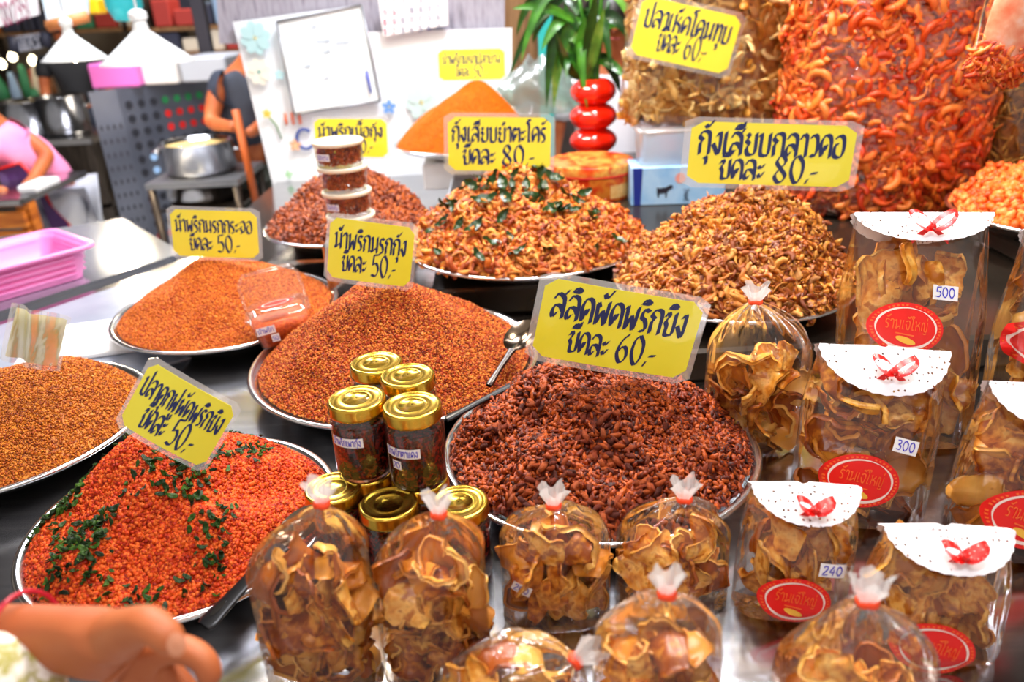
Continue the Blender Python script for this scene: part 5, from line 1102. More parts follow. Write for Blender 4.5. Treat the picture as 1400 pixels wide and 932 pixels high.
def head_parts(t, c_, r_, hair, face_dir=(0, -1, 0), long=False):
    d = Vector(face_dir).normalized(); sd = d.cross(Vector((0, 0, 1))).normalized(); c_ = Vector(c_)
    hm = MB(); hm.grid(lambda u, v: tuple(c_-d*.012+Vector((0, 0, .018))+Vector((r_*1.06*math.sin(v*PI*.62)*math.cos(u*2*PI), r_*1.12*math.sin(v*PI*.62)*math.sin(u*2*PI), r_*1.2*math.cos(v*PI*.62)))), 24, 12, closed=True); hm.build('hair', hair, t)
    dk = bpy.data.materials.get('eye_dark') or principled('eye_dark', '#1a100c', .3); lp = bpy.data.materials.get('lip_tone') or principled('lip_tone', '#b0504a', .5)
    for s_ in (-1, 1):
        MB().lathe([(.0005, .004), (.009, .002), (.011, 0)], 10, M=Matrix.Translation(c_+d*r_*.93+sd*s_*r_*.36) @ d.to_track_quat('Z', 'Y').to_matrix().to_4x4(), sy=.5).build('eye', dk, t)
        MB().lathe([(.001, .010), (.014, .006), (.018, 0)], 10, M=Matrix.Translation(c_+sd*s_*r_*.93) @ (sd*s_).to_track_quat('Z', 'Y').to_matrix().to_4x4()).build('ear', SKIN, t)
    MB().tube([c_+d*r_*.95+Vector((0, 0, .01)), c_+d*r_*1.16-Vector((0, 0, r_*.25)), c_+d*r_*.95-Vector((0, 0, r_*.32))], [.006, .012, .006], 8).build('nose', SKIN, t)
    MB().tube([c_+d*r_*.88-Vector((0, 0, r_*.58))-sd*.02, c_+d*r_*.96-Vector((0, 0, r_*.56)), c_+d*r_*.88-Vector((0, 0, r_*.58))+sd*.02], .005, 8).build('mouth', lp, t)
HAIR = principled('black_hair', '#14100e', .35)
def standing(x, y, zf, H, shirt, pants, label, pose, apron=None, yaw=0., boots=None, headyaw=(0, -1, 0)):
    """pose: dict of joint offsets in metres, relative to the standing point"""
    t = empty('person', (x, y, zf), (0, 0, yaw), label=label, cat='person'); J = pose; s = H/1.65
    def q(k): return np.array(J[k])*s
    names = ['pelvis', 'belly', 'chest', 'neck', 'head0', 'head1', 'shL', 'elL', 'wrL', 'haL', 'shR', 'elR', 'wrR', 'haR', 'hipL', 'knL', 'anL', 'toL', 'hipR', 'knR', 'anR', 'toR']; idx = {n_: i for i, n_ in enumerate(names)}
    E_ = [('pelvis', 'belly'), ('belly', 'chest'), ('chest', 'neck'), ('neck', 'head0'), ('head0', 'head1'), ('chest', 'shL'), ('shL', 'elL'), ('elL', 'wrL'), ('wrL', 'haL'), ('chest', 'shR'), ('shR', 'elR'), ('elR', 'wrR'), ('wrR', 'haR'), ('pelvis', 'hipL'), ('hipL', 'knL'), ('knL', 'anL'), ('anL', 'toL'), ('pelvis', 'hipR'), ('hipR', 'knR'), ('knR', 'anR'), ('anR', 'toR')]
    rad = dict(pelvis=.125, belly=.11, chest=.12, neck=.052, head0=.078, head1=.085, shL=.055, elL=.040, wrL=.028, haL=.030, shR=.055, elR=.040, wrR=.028, haR=.030, hipL=.085, knL=.058, anL=.038, toL=.036, hipR=.085, knR=.058, anR=.038, toR=.036)
    skin_body('body', [q(n_) for n_ in names], [(idx[a_], idx[b_]) for a_, b_ in E_], [rad[n_]*s for n_ in names], SKIN, t)
    sub = ['pelvis', 'belly', 'chest', 'shL', 'slL', 'shR', 'slR']
    sub = ['pelvis', 'belly', 'chest', 'shL', 'slL', 'shR', 'slR', 'collar']
    sl = {'collar': q('chest')*.35+q('neck')*.65, 'slL': q('shL')+(q('elL')-q('shL'))*.55, 'slR': q('shR')+(q('elR')-q('shR'))*.55}
    skin_body('shirt', [sl[n_] if n_ in sl else q(n_) for n_ in sub], [(0, 1), (1, 2), (2, 3), (3, 4), (2, 5), (5, 6), (2, 7)], [r_*s for r_ in (.150, .137, .150, .082, .066, .082, .066, .078)], shirt, t)
    skin_body('trousers', [q('pelvis')-np.array([0, 0, .01])]+[q(n_) for n_ in ('hipL', 'knL', 'anL', 'hipR', 'knR', 'anR')], [(0, 1), (1, 2), (2, 3), (0, 4), (4, 5), (5, 6)], [r_*s for r_ in (.138, .105, .075, .060, .105, .075, .060)], pants, t)
    if boots:
        for sd in 'LR': skin_body('boot', [q('kn'+sd)*.45+q('an'+sd)*.55, q('an'+sd), q('to'+sd)], [(0, 1), (1, 2)], [.072*s, .062*s, .05*s], boots, t)
    head_parts(t, (q('head0')*.4+q('head1')*.6), .098*s, HAIR, headyaw); return t, q
STD = dict(pelvis=(0, 0, .92), belly=(0, 0, 1.08), chest=(0, 0, 1.26), neck=(0, -.01, 1.42), head0=(0, -.02, 1.50), head1=(0, -.02, 1.58), shL=(-.19, 0, 1.33), elL=(-.24, -.03, 1.06), wrL=(-.22, -.20, .92), haL=(-.21, -.28, .90), shR=(.19, 0, 1.33), elR=(.24, -.03, 1.06), wrR=(.22, -.2, .92), haR=(.21, -.28, .90), hipL=(-.09, 0, .86), knL=(-.10, -.01, .48), anL=(-.10, .01, .09), toL=(-.11, -.12, .05), hipR=(.09, 0, .86), knR=(.10, -.01, .48), anR=(.10, .01, .09), toR=(.11, -.12, .05))
pf = PY(834, 58, 3.05)
standing(pf[0], 3.05, ZF, 1.60, noisy('white_shirt', ['#e8e6ee', '#f6f4fa'], 8, .7), principled('dark_trousers', '#22242c', .7), 'seller in a white shirt half hidden behind the plant', STD)
# woman in pink leaning on a table, left
PINK = noisy('pink_shirt', ['#ee86b8', '#f79cc8'], 8, .7); GRT = principled('grey_trousers', '#b8bcc8', .7); PUR = principled('purple_apron', '#3a1250', .5)
wx = PY(62, 250, 4.0)
wz = wx[2]-ZF
ws = dict(STD); H_ = 1.62
def rel(px, py, Y): v = PY(px, py, Y); return ((v[0]-wx[0]), (v[1]-4.0), (v[2]-ZF))
ws.update(pelvis=rel(85, 262, 4.05), belly=rel(62, 232, 4.0), chest=rel(22, 198, 3.95), neck=rel(-20, 165, 3.9), head0=rel(-40, 140, 3.88), head1=rel(-52, 118, 3.88), shL=rel(-30, 195, 3.80), elL=rel(-40, 250, 3.7), wrL=rel(-10, 262, 3.6), haL=rel(8, 262, 3.55), shR=rel(22, 178, 4.0), elR=rel(66, 212, 3.92), wrR=rel(44, 248, 3.72), haR=rel(36, 256, 3.62), hipL=rel(86, 275, 4.0), hipR=rel(94, 270, 4.12))
ws.update(knL=(ws['hipL'][0]+.02, ws['hipL'][1]-.03, .46), anL=(ws['hipL'][0]+.03, ws['hipL'][1], .09), toL=(ws['hipL'][0]-.09, ws['hipL'][1]-.05, .05), knR=(ws['hipR'][0]+.02, ws['hipR'][1]-.03, .46), anR=(ws['hipR'][0]+.03, ws['hipR'][1], .09), toR=(ws['hipR'][0]-.09, ws['hipR'][1]-.05, .05))
pinkw, qf = standing(wx[0], 4.0, ZF, 1.65, PINK, GRT, 'woman in a pink shirt and purple apron leaning on a table at the left', ws, headyaw=(-.8, -.5, -.4))
ap = [rel(-5, 232, 3.78), rel(28, 222, 3.80), rel(58, 255, 3.84), rel(72, 285, 3.88), rel(100, 312, 3.92), rel(72, 318, 3.84), rel(50, 262, 3.78), rel(5, 258, 3.74)]
am = MB(); ap_ = [np.array(p) for p in ap]; am.add([p for p in ap_]+[p+np.array([0, .012, 0]) for p in ap_], [tuple(range(7, -1, -1)), tuple(range(8, 16))]+[(i, (i+1) % 8, 8+(i+1) % 8, 8+i) for i in range(8)], 0, False); apo = am.build('apron', PUR, pinkw)
MB().tube([ap_[i]-np.array([0, .005, 0]) for i in (0, 1, 2, 3, 4)], .008, 6).build('apron_piping', RED, apo)
# dark dressed person behind stove with green boots
df = P(152, 296, ZF)
standing(df[0]+.0, df[1]+.0, ZF, 1.60, principled('black_shirt', '#15161c', .7), principled('navy_trousers', '#1c2438', .7), 'person in black with green rubber boots beside the perforated cabinet', STD, boots=principled('green_rubber', '#0f7a68', .3), yaw=.5)
# man in dark shirt right of cabinet, forearm out over the pot
mx_ = PY(318, 150, 4.15); ms = dict(STD); 
def relm(px, py, Y): v = PY(px, py, Y); return ((v[0]-mx_[0]), (v[1]-4.15), (v[2]-ZF))
ms.update(pelvis=relm(335, 205, 4.2), belly=relm(333, 165, 4.2), chest=relm(328, 120, 4.18), neck=relm(340, 84, 4.15), head0=relm(352, 66, 4.13), head1=relm(358, 50, 4.13), shL=relm(300, 108, 4.12), elL=relm(288, 168, 4.02), wrL=relm(312, 172, 3.86), haL=relm(322, 174, 3.80), shR=relm(356, 110, 4.2), elR=relm(365, 165, 4.15), wrR=relm(345, 180, 3.95), haR=relm(340, 182, 3.9), hipL=relm(328, 222, 4.2), hipR=relm(344, 222, 4.22))
for k_, s_ in (('L', -.0), ('R', .0)): h_l = ms['hip'+k_]; ms['kn'+k_] = (h_l[0], h_l[1]-.02, .46); ms['an'+k_] = (h_l[0], h_l[1], .09); ms['to'+k_] = (h_l[0]-.03, h_l[1]-.12, .05)
standing(mx_[0], 4.15, ZF, 1.65, noisy('dark_blue_shirt', ['#242a38', '#343c4e'], 8, .7), principled('olive_trousers', '#2c2e22', .7), 'man in a dark blue shirt reaching over the steel pot by the board', ms)
# wooden stools/poles: orange stick leaning
p0_, p1_ = PY(322, 150, 3.7), PY(352, 285, 3.7); MB().tube([(0, 0, 0), tuple(p1_-p0_)], .018, 10).build('wooden_pole', principled('orange_wood', '#b8561c', .5), loc=p0_, label='orange brown wooden pole leaning beside the white board', cat='pole')

# ================================================================== LEFT: COUNTERS, BASKET, CABINET, STOVES
NEAR = noisy('pale_counter_steel', ['#b8c0d0', '#d2d8e2', '#c4cad6'], 3, .22, .6, stretch=(1, 6, 1))
def poly_slab(name, pts, z, th, mat, label, cat, legs=True):
    c_ = sum(np.array(p[:2]) for p in pts)/len(pts); t_ = empty(name, (c_[0], c_[1], ZF), label=label, cat=cat); MB().prism([(p[0]-c_[0], p[1]-c_[1]) for p in pts], z-th-ZF, z-ZF).build('counter_top', mat, t_)
    if legs:
        for p in pts: q_ = c_+(np.array(p[:2])-c_)*.92; MB().tube([(q_[0]-c_[0], q_[1]-c_[1], 0), (q_[0]-c_[0], q_[1]-c_[1], z-th-ZF)], .018, 8).build('leg', DSTEEL, t_)
    return t_
zc2 = ZT
C0, C1, C2, C3 = P(-260, 508, zc2), P(250, 345, zc2), P(168, 298, zc2), P(-200, 355, zc2)
bc = poly_slab('basket_counter', [C0, C1, C2, C3], zc2, .045, noisy('wet_steel', ['#8d93a4', '#a8aebc', '#bcc2cc'], 2.2, .16, .75), 'wet steel counter carrying the pink basket', 'counter')
pts = [P(x, y, ZT) for x, y in [(-60, 466), (0, 446), (238, 366), (330, 470), (200, 507), (60, 514), (-60, 545)]]; c_ = sum(pts)/len(pts)
MB().prism([(p[0]-c_[0], p[1]-c_[1]) for p in pts][::-1], .0002, .0025).build('table_sheen_sheet', noisy('painted_table_sheen', ['#7d8598', '#9aa2b2', '#8b93a5'], 3, .22), loc=c_, label='pale bluish sheet added as the bright sheen of the steel table left of the orange heap', cat='sheet')  # added sheet: its pale colour stands in for the table reflecting the bright aisle
# white folded paper / tray at left of T4
t = rbox('white_paper_stack', -.815, -.60, .0, .18, 0, .012, WHITE, bev=.003, label='white papers lying on the steel table left of the orange heap', cat='paper'); t.location = V3((P(120, 470, ZT)[0], P(120, 470, ZT)[1], ZT+.003)); t.rotation_euler = (0, 0, .25)
# pink basket
bcn = P(35, 395, zc2); 
pk = empty('pink_basket', (P(12, 392, zc2)[0], P(12, 392, zc2)[1], zc2+.001), (0, 0, math.radians(50)), label='pink rectangular plastic basket on the wet steel counter', cat='basket'); PKM = noisy('pink_plastic', ['#f07cc4', '#f898d4'], 4, .35)
bL, bWd, bH = .34, .24, .085; bm = MB(); NS = 0
def brr(w, d, z, r=.03): return rr_loop(w, d, r, z)
shell([brr(bL*.86, bWd*.84, 0), brr(bL*.86, bWd*.84, .003), brr(bL*.90, bWd*.88, bH*.35), brr(bL*.95, bWd*.94, bH*.8), brr(bL*.98, bWd*.98, bH-.004), brr(bL+.02, bWd+.02, bH), brr(bL+.022, bWd+.022, bH-.010), brr(bL+.018, bWd+.018, bH-.011), brr(bL*.98-.004, bWd*.98-.004, bH-.008), brr(bL*.95-.006, bWd*.94-.006, bH*.78), brr(bL*.86-.006, bWd*.84-.006, .006)], True, True).build('basket_shell', PKM, pk)
for k in range(4):
    z_ = bH*(.2+.17*k); f_ = .87+.10*z_/bH
    for s_ in (-1, 1): MB().box((-bL*.36, s_*bWd*f_*.5-.004, z_-.002), (bL*.36, s_*bWd*f_*.5+.004, z_+.003)).build('side_rib', PKM, pk)
    for s_ in (-1, 1): MB().box((s_*bL*f_*.5-.004, -bWd*.34, z_-.002), (s_*bL*f_*.5+.004, bWd*.34, z_+.003)).build('side_rib', PKM, pk)
# cabinet
zt = PY(158, 122, 4.3)[2]; CB = P(158, 122, zt); CC = P(335, 100, zt); CA = P(120, 126, zt); pass
if np.linalg.norm(CC-CB) > 2.0: CC = CB+(CC-CB)/np.linalg.norm(CC-CB)*1.6
t = empty('perforated_cabinet', (CB[0], CB[1], ZF), label='tall grey steel cabinet with rows of round holes', cat='cabinet'); CD = CA+(CC-CB)
if np.linalg.norm(CA-CB) > 1.2: CA = CB+(CA-CB)/np.linalg.norm(CA-CB)*.9; CD = CA+(CC-CB)
O = CB; CBM = noisy('cabinet_steel', ['#5c6272', '#7a8090', '#8f95a4'], 1.6, .35, .55)
MB().prism([(p[0]-O[0], p[1]-O[1]) for p in (CB, CC, CD, CA)], 0, zt-ZF).build('cabinet_body', CBM, t)
ux_ = (CC-CB); ul = np.linalg.norm(ux_); ux_ = ux_/ul; nrmf = np.array([ux_[1], -ux_[0], 0]); HH = zt-ZF
hm = {'k': MB(), 'r': MB(), 'g': MB(), 'b': MB()}
g = random.Random(9)
nc = 11; nr_ = 13
for r_ in range(nr_):
    for k in range(nc):
        p = ux_*ul*(k+.7)/(nc+.4)+nrmf*.004+np.array([0, 0, HH-.05-(r_+.5)*HH/17]); key = 'k'
        if (r_ in (1, 2) and k > 2) or (r_ == 6 and k < 4 and k > 0) or (r_ == 10 and k < 6): key = 'r'
        elif r_ == 0 and 2 < k < 7: key = 'g'
        elif r_ in (4, 5) and k in (1, 2): key = 'b'
        rad_ = .021; n_ = 12; hm[key].add([p+ux_*rad_*math.cos(2*PI*i/n_)+np.array([0, 0, 1])*rad_*math.sin(2*PI*i/n_) for i in range(n_)], [tuple(range(n_))], 0, False)
for key, nm, colr in (('k', 'dark_holes', '#20222c'), ('r', 'red_showing_holes', '#d82020'), ('g', 'green_showing_holes', '#1f8a50'), ('b', 'pale_showing_holes', '#9cc4f0')):
    hm[key].build(nm, principled('hole_'+key, colr, .6), t, kind='stuff')
uy_ = (CA-CB); yl = np.linalg.norm(uy_); uy_ = uy_/yl; nf2 = np.array([-uy_[1], uy_[0], 0]); nf2 = nf2*(-1 if nf2@ux_ > 0 else 1); hs = MB()
for r_ in range(9):
    for k in range(4): p = uy_*yl*(k+.6)/4.2+nf2*.004+np.array([0, 0, HH-.15-(r_+.5)*HH/17]); hs.add([p+uy_*yl*.055*math.cos(2*PI*i/10)+np.array([0, 0, 1])*.015*math.sin(2*PI*i/10) for i in range(10)], [tuple(range(10))], 0, False)
hs.build('side_holes', principled('hole_side', '#3a3c48', .6), t, kind='stuff')
# things on the cabinet
def boxat(name, px0, px1, pyb, pyt, Y, d, mat, label, cat, z=None):
    a_, b_2 = PY(px0, pyb, Y), PY(px1, pyb, Y); zz_ = a_[2] if z is None else z; h_ = PY((px0+px1)/2, pyt, Y)[2]-zz_; w_ = b_2[0]-a_[0]
    return MB().box((-w_/2, 0, 0), (w_/2, d, h_), bev=.01).build(name, mat, loc=((a_[0]+b_2[0])/2, Y, zz_), label=label, cat=cat)
cy_ = CB[1]+.06
boxat('pink_crate', 126, 192, 122, 86, cy_, .3, principled('pink_crate_plastic', '#f07ad0', .4), 'bright pink plastic crate on top of the perforated cabinet', 'crate', z=zt+.001)
boxat('white_box', 196, 244, 112, 84, cy_+.06, .3, principled('offwhite_box', '#e8e2dc', .6), 'off white carton on the cabinet beside the pink crate', 'box', z=zt+.001)
boxat('grey_box', 248, 312, 106, 78, cy_+.1, .4, principled('light_grey_box', '#b4b8c0', .4), 'wide light grey box on the cabinet at its right end', 'box', z=zt+.001)
# pots
def pot(px, py, Y, R, H, label, z=None, lid=False):
    p = PY(px, py, Y); zz_ = p[2] if z is None else z; t_ = empty('steel_pot', (p[0], p[1], zz_), label=label, cat='pot')
    MB().lathe([(.001, .0), (R*.92, 0), (R, .03), (R, H), (R+.012, H+.004), (R+.012, H+.008), (R-.004, H+.006), (R-.006, .03), (.001, .02)], 40).build('pot_body', STEEL, t_)
    for s_ in (-1, 1): MB().tube([(s_*R, -.04, H*.75), (s_*(R+.04), -.04, H*.77), (s_*(R+.04), .04, H*.77), (s_*R, .04, H*.75)], .007, 6).build('handle', STEEL, t_)
    MB().lathe([(.001, H*.9), (R-.006, H*.9)], 30).build('contents', principled('pot_contents'+label[:5], '#c8b070', .6), t_)
    return t_
st = PY(280, 262, 3.9)
tz_ = PY(272, 238, 3.8)[2]
t = empty('burner_stand', (PY(278, 238, 3.8)[0], 3.85, ZF), label='dark steel stand under the pots by the cabinet', cat='stand')
MB().box((-.22, -.22, tz_-ZF-.03), (.22, .22, tz_-ZF-.002)).build('stand_top', DSTEEL, t)
for sx_ in (-.2, .2):
    for sy_ in (-.2, .2): MB().tube([(sx_, sy_, 0), (sx_, sy_, tz_-ZF-.03)], .02, 8).build('leg', DARKST, t)
rim_z = PY(275, 196, 3.8)[2]
pot(278, 238, 3.85, .17, max(.10, rim_z-tz_), 'wide shining steel pot on the dark stand by the cabinet', z=tz_)
t2 = pot(280, 285, 3.86, .165, max(.1, (tz_-.04)-PY(280, 268, 3.86)[2]+.0), 'lower steel pot under the stand top by the cabinet', z=PY(280, 272, 3.86)[2])
MB().box((-.19, -.19, -.012), (.19, .19, -.001)).build('pot_shelf', DARKST, t, (0, .01, PY(280, 272, 3.86)[2]-ZF))
# stove counter left-back
zs = PY(80, 190, 5.6)[2]
sx0, sx1 = PY(-80, 190, 5.6)[0], PY(122, 180, 5.6)[0]
t = empty('stove_counter', ((sx0+sx1)/2, 5.6, ZF), label='dark open stove counter behind the woman in pink', cat='counter'); w_ = (sx1-sx0)/2
MB().box((-w_, 0, zs-ZF-.05), (w_, .6, zs-ZF), bev=.005).build('counter_top', STEEL, t); MB().box((-w_, .56, .1), (w_, .6, zs-ZF-.05)).build('dark_back', DARKST, t); MB().box((-w_, 0, .3), (w_, .56, .33)).build('lower_shelf', DARKST, t)
for s_ in (-1, 1): MB().box((s_*(w_-.03)-.03, 0, 0), (s_*(w_-.03)+.03, .05, zs-ZF-.05)).build('leg', DARKST, t)
pot(45, 180, 5.85, .20, .24, 'left steel pot on the stove counter', z=zs+.001); pot(92, 180, 5.85, .17, .26, 'right steel pot on the stove counter', z=zs+.001)
boxat('white_tray', 5, 75, 152, 138, 6.2, .3, principled('cream_tray', '#f4ecd8', .5), 'pale tray of food behind the stove pots', 'tray', z=PY(40, 152, 6.2)[2])
# wooden table of the woman
zw = PY(40, 262, 3.5)[2]; wx0, wx1 = PY(-90, 262, 3.5)[0], PY(52, 262, 3.5)[0]; w_ = (wx1-wx0)/2
t = empty('wooden_table', ((wx0+wx1)/2, 3.35, ZF), label='orange wooden slatted table under the hands of the woman in pink', cat='table'); OW = noisy('orange_wood_planks', ['#8a4210', '#b8651c', '#d88a34'], 5, .5, 0, .2, stretch=(1, 1, 8))
MB().box((-w_, 0, zw-ZF-.03), (w_, .6, zw-ZF), bev=.004).build('steel_top', STEEL, t)
for k in range(7): zk = zw-ZF-.06-k*.085; MB().box((-w_+.01, .01+.004*(k % 2), zk-.07), (w_-.01, .04, zk), bev=.003).build('plank', OW, t)
for s_ in (-1, 1): MB().box((s_*(w_-.03)-.03, .05, 0), (s_*(w_-.03)+.03, .11, zw-ZF-.03)).build('leg', OW, t)
boxat('chopping_board', 22, 52, 259, 254, 3.45, .2, principled('pale_board', '#d8dce4', .4), 'pale chopping board under the hand of the woman in pink', 'board', z=zw+.001)

# ---- pendant lamps
LW = principled('white_enamel', '#f4f6f4', .4); BULB = emit('warm_bulb', '#fff0c8', 7)
def pendant(px, py, Y, R, H, label):
    p = PY(px, py, Y); t_ = empty('pendant_lamp', p, label=label, cat='lamp')
    MB().lathe([(R, 0), (R*1.0, .003), (R*.62, H*.36), (R*.30, H*.66), (R*.17, H*.80), (R*.14, H), (R*.05, H*1.02), (.001, H*1.02)], 48).build('shade', LW, t_)
    MB().lathe([(.001, H*1.0), (R*.16, H*1.02), (R*.20, H*1.1), (R*.19, H*1.22), (R*.08, H*1.3), (.001, H*1.3)], 24).build('socket_cap', LW, t_)
    MB().tube([(0, 0, H*1.3), (0, 0, 3.0-p[2])], .004, 6).build('cord', WHITE, t_)
    MB().lathe([(.001, -.008), (R*.12, .0), (R*.17, .02), (R*.13, .05), (R*.08, .07)], 20).build('bulb', BULB, t_)
    l = bpy.data.lights.new('pendant_bulb', 'POINT'); l.energy = 8; l.color = c('#ffeac8')[:3]; l.shadow_soft_size = .03; o = bpy.data.objects.new('pendant_bulb', l); COL.objects.link(o); o.location = (p[0], p[1], p[2]-.03)
pendant(203, 86, 2.9, .158, .135, 'larger white cone lamp hanging above the cabinet')
pendant(103, 82, 3.4, .125, .125, 'smaller white cone lamp hanging left of the larger one')
for i, (px, py, Y, r_) in enumerate(((17, 78, 8.5, .07), (45, 83, 8.0, .07), (58, 97, 7.6, .06), (75, 97, 8.3, .055), (86, 98, 8.1, .05), (2, 88, 8.3, .07))):
    r_ *= .6; p = PY(px, py, Y); t = empty('bare_bulb', p, label=['far glowing bulb furthest up at the left, flat and wide', 'far glowing bulb second from the left', 'far glowing bulb low beside the second one', 'far glowing bulb left of the close pair', 'far glowing bulb right of the close pair', 'far glowing bulb cut by the left edge'][i], cat='bulb')
    MB().lathe([(.001, -r_), (r_*.7, -r_*.7), (r_, 0), (r_*.7, r_*.7), (r_*.3, r_*1.2), (.001, r_*1.2)], 20).build('glass', BULB, t); MB().tube([(0, 0, r_), (0, 0, 3.0-p[2])], .006, 6).build('cord', BLACK, t)
# ---- hanging signs at the far left
def hang(px4, Y, mat, label, text=None, tcol='#c04878', frame=None):
    mb, cen = quad_at('x', px4, Y, mat, .02); t_ = empty('hanging_sign', cen, label=label, cat='sign'); mb.build('sign_panel', mat, t_)
    if text:
        (x0_, y0_), (x1_, y1_), hh = text[1]; A, B = PY(x0_, y0_, Y-.006)-cen, PY(x1_, y1_, Y-.006)-cen; V, Q = lettering(text[0], 0, 0, 1, 1, (.07, .05), .05)
        MB().add([A+(B-A)*(v[0]+.5)+np.array([0, 0, v[1]*hh]) for v in V], Q, 0, False).build('lettering', principled('sign_ink'+tcol, tcol, .5), t_)
    if frame:
        pts = [PY(x, y, Y-.008)-cen for x, y in px4]
        for i in frame[1]: MB().tube([pts[i], pts[(i+1) % 4]], frame[2], 6).build('frame_edge', frame[0], t_)
    if False:
        fm = MB(); pts = [PY(x, y, Y-.008)-cen for x, y in px4]
        for i in frame[1]: fm.tube([pts[i], pts[(i+1) % 4]], frame[2], 6)
        fm.build('sign_frame', frame[0], t_)
hang([(-40, -30), (46, -30), (52, 20), (-40, 48)], 4.6, WHITE, 'white banner with pink numbers in the top left corner', ('00/2351', ((2, 22), (40, 9), .10)))
hang([(50, -30), (118, -30), (120, 22), (66, 36)], 4.2, noisy('pale_blue_sign', ['#c8e6fa', '#e2f2fc'], 4, .4), 'pale blue notice board with an orange lower edge', None, frame=(principled('orange_frame', '#d88a50', .5), (2,), .03))
hang([(18, 50), (62, 44), (64, 64), (20, 72)], 6.5, noisy('grey_sign', ['#b8bac8', '#cccedb'], 4, .5), 'small grey sign with dark edges below the white banner', ('กขค', ((28, 60), (56, 55), .08)), '#505468', frame=(principled('dark_sign_edge', '#3c3e50', .5), (1, 3), .04))
boxat('yellow_cup_stack', 120, 137, 20, -2, 4.4, .1, principled('yellow_plastic', '#f2c818', .4), 'yellow plastic tub hanging beside the larger cone lamp', 'tub')
p = PY(168, -2, 3.6); MB().lathe([(.001, -.09), (.05, -.085), (.075, -.03), (.075, .06)], 24, M=Matrix.Identity(4)).build('turquoise_bowl', principled('turquoise_plastic', '#3cd4dc', .35), loc=p, label='turquoise plastic bowl hanging at the top edge', cat='bowl')
SH_C = [('#e8e4ee', 'pale'), ('#b83c34', 'red'), ('#d8b030', 'yellow'), ('#3c8a60', 'green'), ('#8c5a34', 'brown'), ('#f0e0c8', 'cream'), ('#3a3c50', 'dark'), ('#d4782c', 'orange'), ('#9cb8d8', 'blue')]
cm_ = {k: principled('goods_'+k, h, .6) for h, k in SH_C}
# goods shelf behind: two racks with boxes
def rack(x0, x1, Y, zl, label):
    t_ = empty('goods_rack', ((x0+x1)/2, Y, ZF), label=label, cat='shelf'); w_ = (x1-x0)/2
    for z in zl: MB().box((-w_, 0, z-ZF-.03), (w_, .4, z-ZF)).build('shelf_board', WOOD, t_)
    for s_ in (-1, 1): MB().box((s_*w_-.03, 0, 0), (s_*w_+.03, .4, max(zl)-ZF+.3)).build('upright', DARKST, t_)
    return t_
x0_, x1_ = PY(205, 60, 6.6)[0], PY(320, 60, 6.6)[0]; zsh = [PY(250, y, 6.6)[2] for y in (118, 72, 36)]
rack(x0_, x1_+.5, 6.6, zsh, 'dim shelf rack of coloured goods behind the cabinet')
g = random.Random(21); 
for li, z in enumerate(zsh):
    x = x0_+.06; k = 0
    while x < x1_+.3:
        w_ = g.uniform(.09, .2); h_ = g.uniform(.10, .22); h, kn = g.choice(SH_C)
        MB().box((-w_/2, 0, 0), (w_/2, .25, h_), bev=.012).build('goods_box', cm_[kn], loc=(x+w_/2, 6.62, z+.001), label='blurred coloured goods carton on the dim rack behind the cabinet', cat='box', group='goods on the dim rack'); x += w_+.02; k += 1
# far stalls at left: long table with coloured heaps/boxes
zf_ = PY(60, 148, 8.2)[2]
t = empty('far_stall', (PY(40, 140, 8.2)[0], 8.2, ZF), label='far market stall with coloured goods under the bulbs', cat='stall'); MB().box((-1.6, 0, zf_-ZF-.05), (1.3, .9, zf_-ZF)).build('stall_top', WOOD, t); MB().box((-1.55, .02, 0), (1.25, .06, zf_-ZF-.05)).build('stall_front', cm_['dark'], t)
for k in range(26):
    px = g.uniform(-40, 130); Yk = g.uniform(8.3, 8.9); p = PY(px, 140, Yk); w_ = g.uniform(.08, .2); h_ = g.uniform(.1, .45); h, kn = g.choice(SH_C[1:])
    MB().lathe([(.001, 0), (w_*.5, 0), (w_*.55, h_*.5), (w_*.3, h_*.9), (w_*.2, h_)], 14, caps=True).build('goods_jar', cm_[kn], loc=(p[0], p[1], zf_+.001), label='blurred coloured jar on the far stall under the bulbs', cat='jar', group='goods on the far stall')
t = empty('far_shelf', (PY(40, 60, 9.2)[0], 9.4, ZF), label='tall far shelf of goods near the top left', cat='shelf')
for z in (.1, .5, .9, 1.3): MB().box((-2.2, 0, z-ZF+.3), (2.6, .3, z-ZF+.34)).build('shelf_board', WOOD, t)
for xx in (-2.2, -.6, 1., 2.6): MB().box((xx-.03, 0, 0), (xx+.03, .3, 2.7)).build('upright', DARKST, t)
for z in (.4, .8, 1.2, 1.6):
    x = -2.1
    while x < 2.4:
        w_ = g.uniform(.12, .3); h_ = g.uniform(.15, .33); h, kn = g.choice(SH_C)
        MB().box((-w_/2, 0, 0), (w_/2, .2, h_), bev=.015).build('goods_box', cm_[kn], loc=(t.location.x+x+w_/2, 9.42, z-.0+.041), label='blurred goods carton on the tall far shelf', cat='box', group='goods on the tall far shelf'); x += w_+.03
# dark post left of board, top
post('dark_post', 270, 288, 4.9, principled('dark_iron', '#24222a', .5), label='dark iron upright left of the white board', d=.05)

# ================================================================== HAND with sleeve, front left
HY = .40
def hp(px, py, y=HY): return PY(px, py, y)
t = empty('person', hp(60, 860), label='person at the lower left corner reaching in with one hand, floral sleeve and red bracelet', cat='person')
o0 = np.array(hp(60, 860))
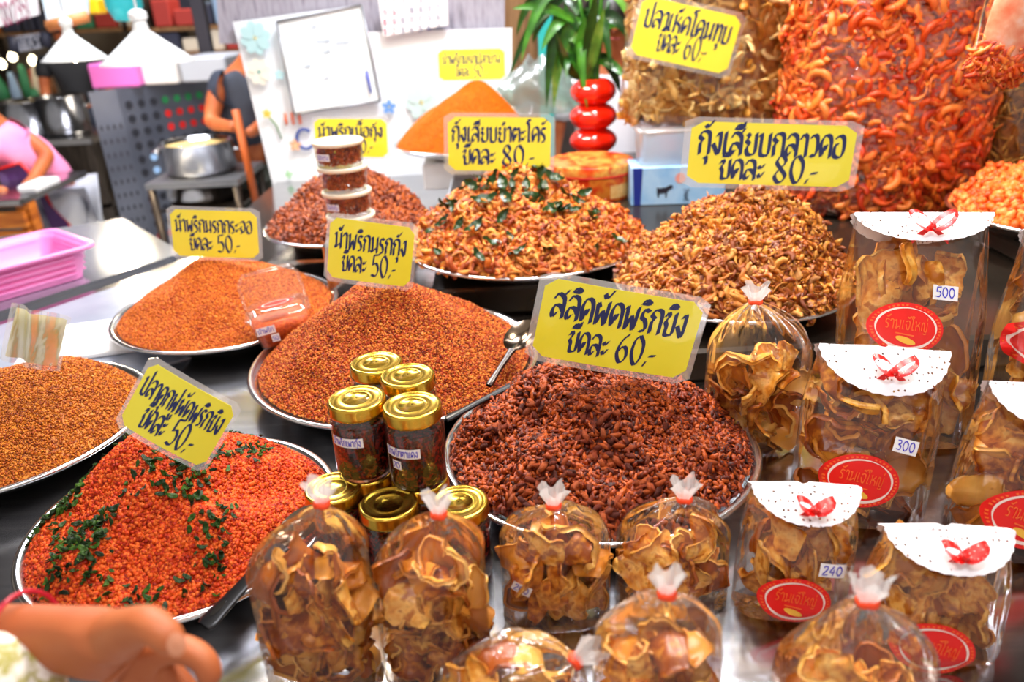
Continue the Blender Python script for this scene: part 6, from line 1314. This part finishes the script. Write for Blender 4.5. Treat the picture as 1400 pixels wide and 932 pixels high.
# joints: forearm, wrist, palm, fingers
J = []; E_ = []; Rr = []
def j(px, py, y, r_, parent=None):
    J.append(PY(px, py, y)-o0); Rr.append(r_); 
    if parent is not None: E_.append((parent, len(J)-1))
    return len(J)-1
palm = j(150, 884, .400, (.026, .036))
w0 = j(82, 868, .405, (.021, .030), palm); f1 = j(22, 874, .41, (.024, .030), w0); j(-70, 905, .42, (.031, .034), f1)
kn = j(198, 905, .402, (.022, .032), palm)
k1 = j(226, 880, .395, .0120, kn); a = j(262, 888, .392, .0105, k1); a = j(286, 908, .386, .0095, a); j(290, 940, .380, .0084, a)      # index, on top, curling down
k2 = j(222, 915, .398, .0118, kn); a = j(250, 938, .392, .0100, k2); a = j(268, 965, .384, .0090, a); j(262, 990, .378, .0078, a)
k3 = j(205, 940, .402, .0115, kn); a = j(226, 970, .396, .0095, k3); a = j(238, 1000, .388, .0085, a); j(228, 1024, .380, .0074, a)
k4 = j(180, 955, .406, .0110, kn); a = j(192, 985, .400, .0088, k4); a = j(196, 1010, .392, .0078, a); j(188, 1030, .386, .0068, a)
th = j(172, 862, .376, .0160, palm); a = j(205, 852, .360, .0125, th); a = j(228, 868, .352, .0108, a); j(243, 890, .350, .0086, a)
hand = skin_body('hand_and_forearm', J, E_, Rr, SKIN, t, sub=3)
NAIL = principled('nail', '#d8906c', .25)
nl = PY(241, 881, .3415)-o0
MB().lathe([(.0005, .0016), (.0035, .0012), (.0055, 0)], 16, sy=1.3).build('thumb_nail', NAIL, t, nl, (math.radians(60), 0, math.radians(10)))
SLV = noisy('floral_sleeve', ['#e6e0d4', '#f0ebe0', '#a8a04c', '#ece6da', '#c8b870'], 45, .8, 0, .1)
sj = [PY(52, 940, .372)-o0, PY(-5, 945, .380)-o0, PY(-90, 975, .39)-o0, PY(-330, 1010, .33)-o0]
skin_body('sleeve', sj, [(0, 1), (1, 2), (2, 3)], [.040, .047, .060, .070], SLV, t)
bj = []
c0 = PY(38, 868, .407)-o0; ax = (PY(92, 862, .405)-PY(30, 872, .41)); ax = Vector(ax).normalized(); u_ = ax.cross(Vector((0, 1, 0))).normalized(); v2 = ax.cross(u_)
MB().tube([Vector(c0)+(u_*math.cos(2*PI*i/24)+v2*math.sin(2*PI*i/24))*.0295 for i in range(25)], .0018, 8, caps=False).build('red_bracelet', principled('red_cord', '#c01030', .4), t)
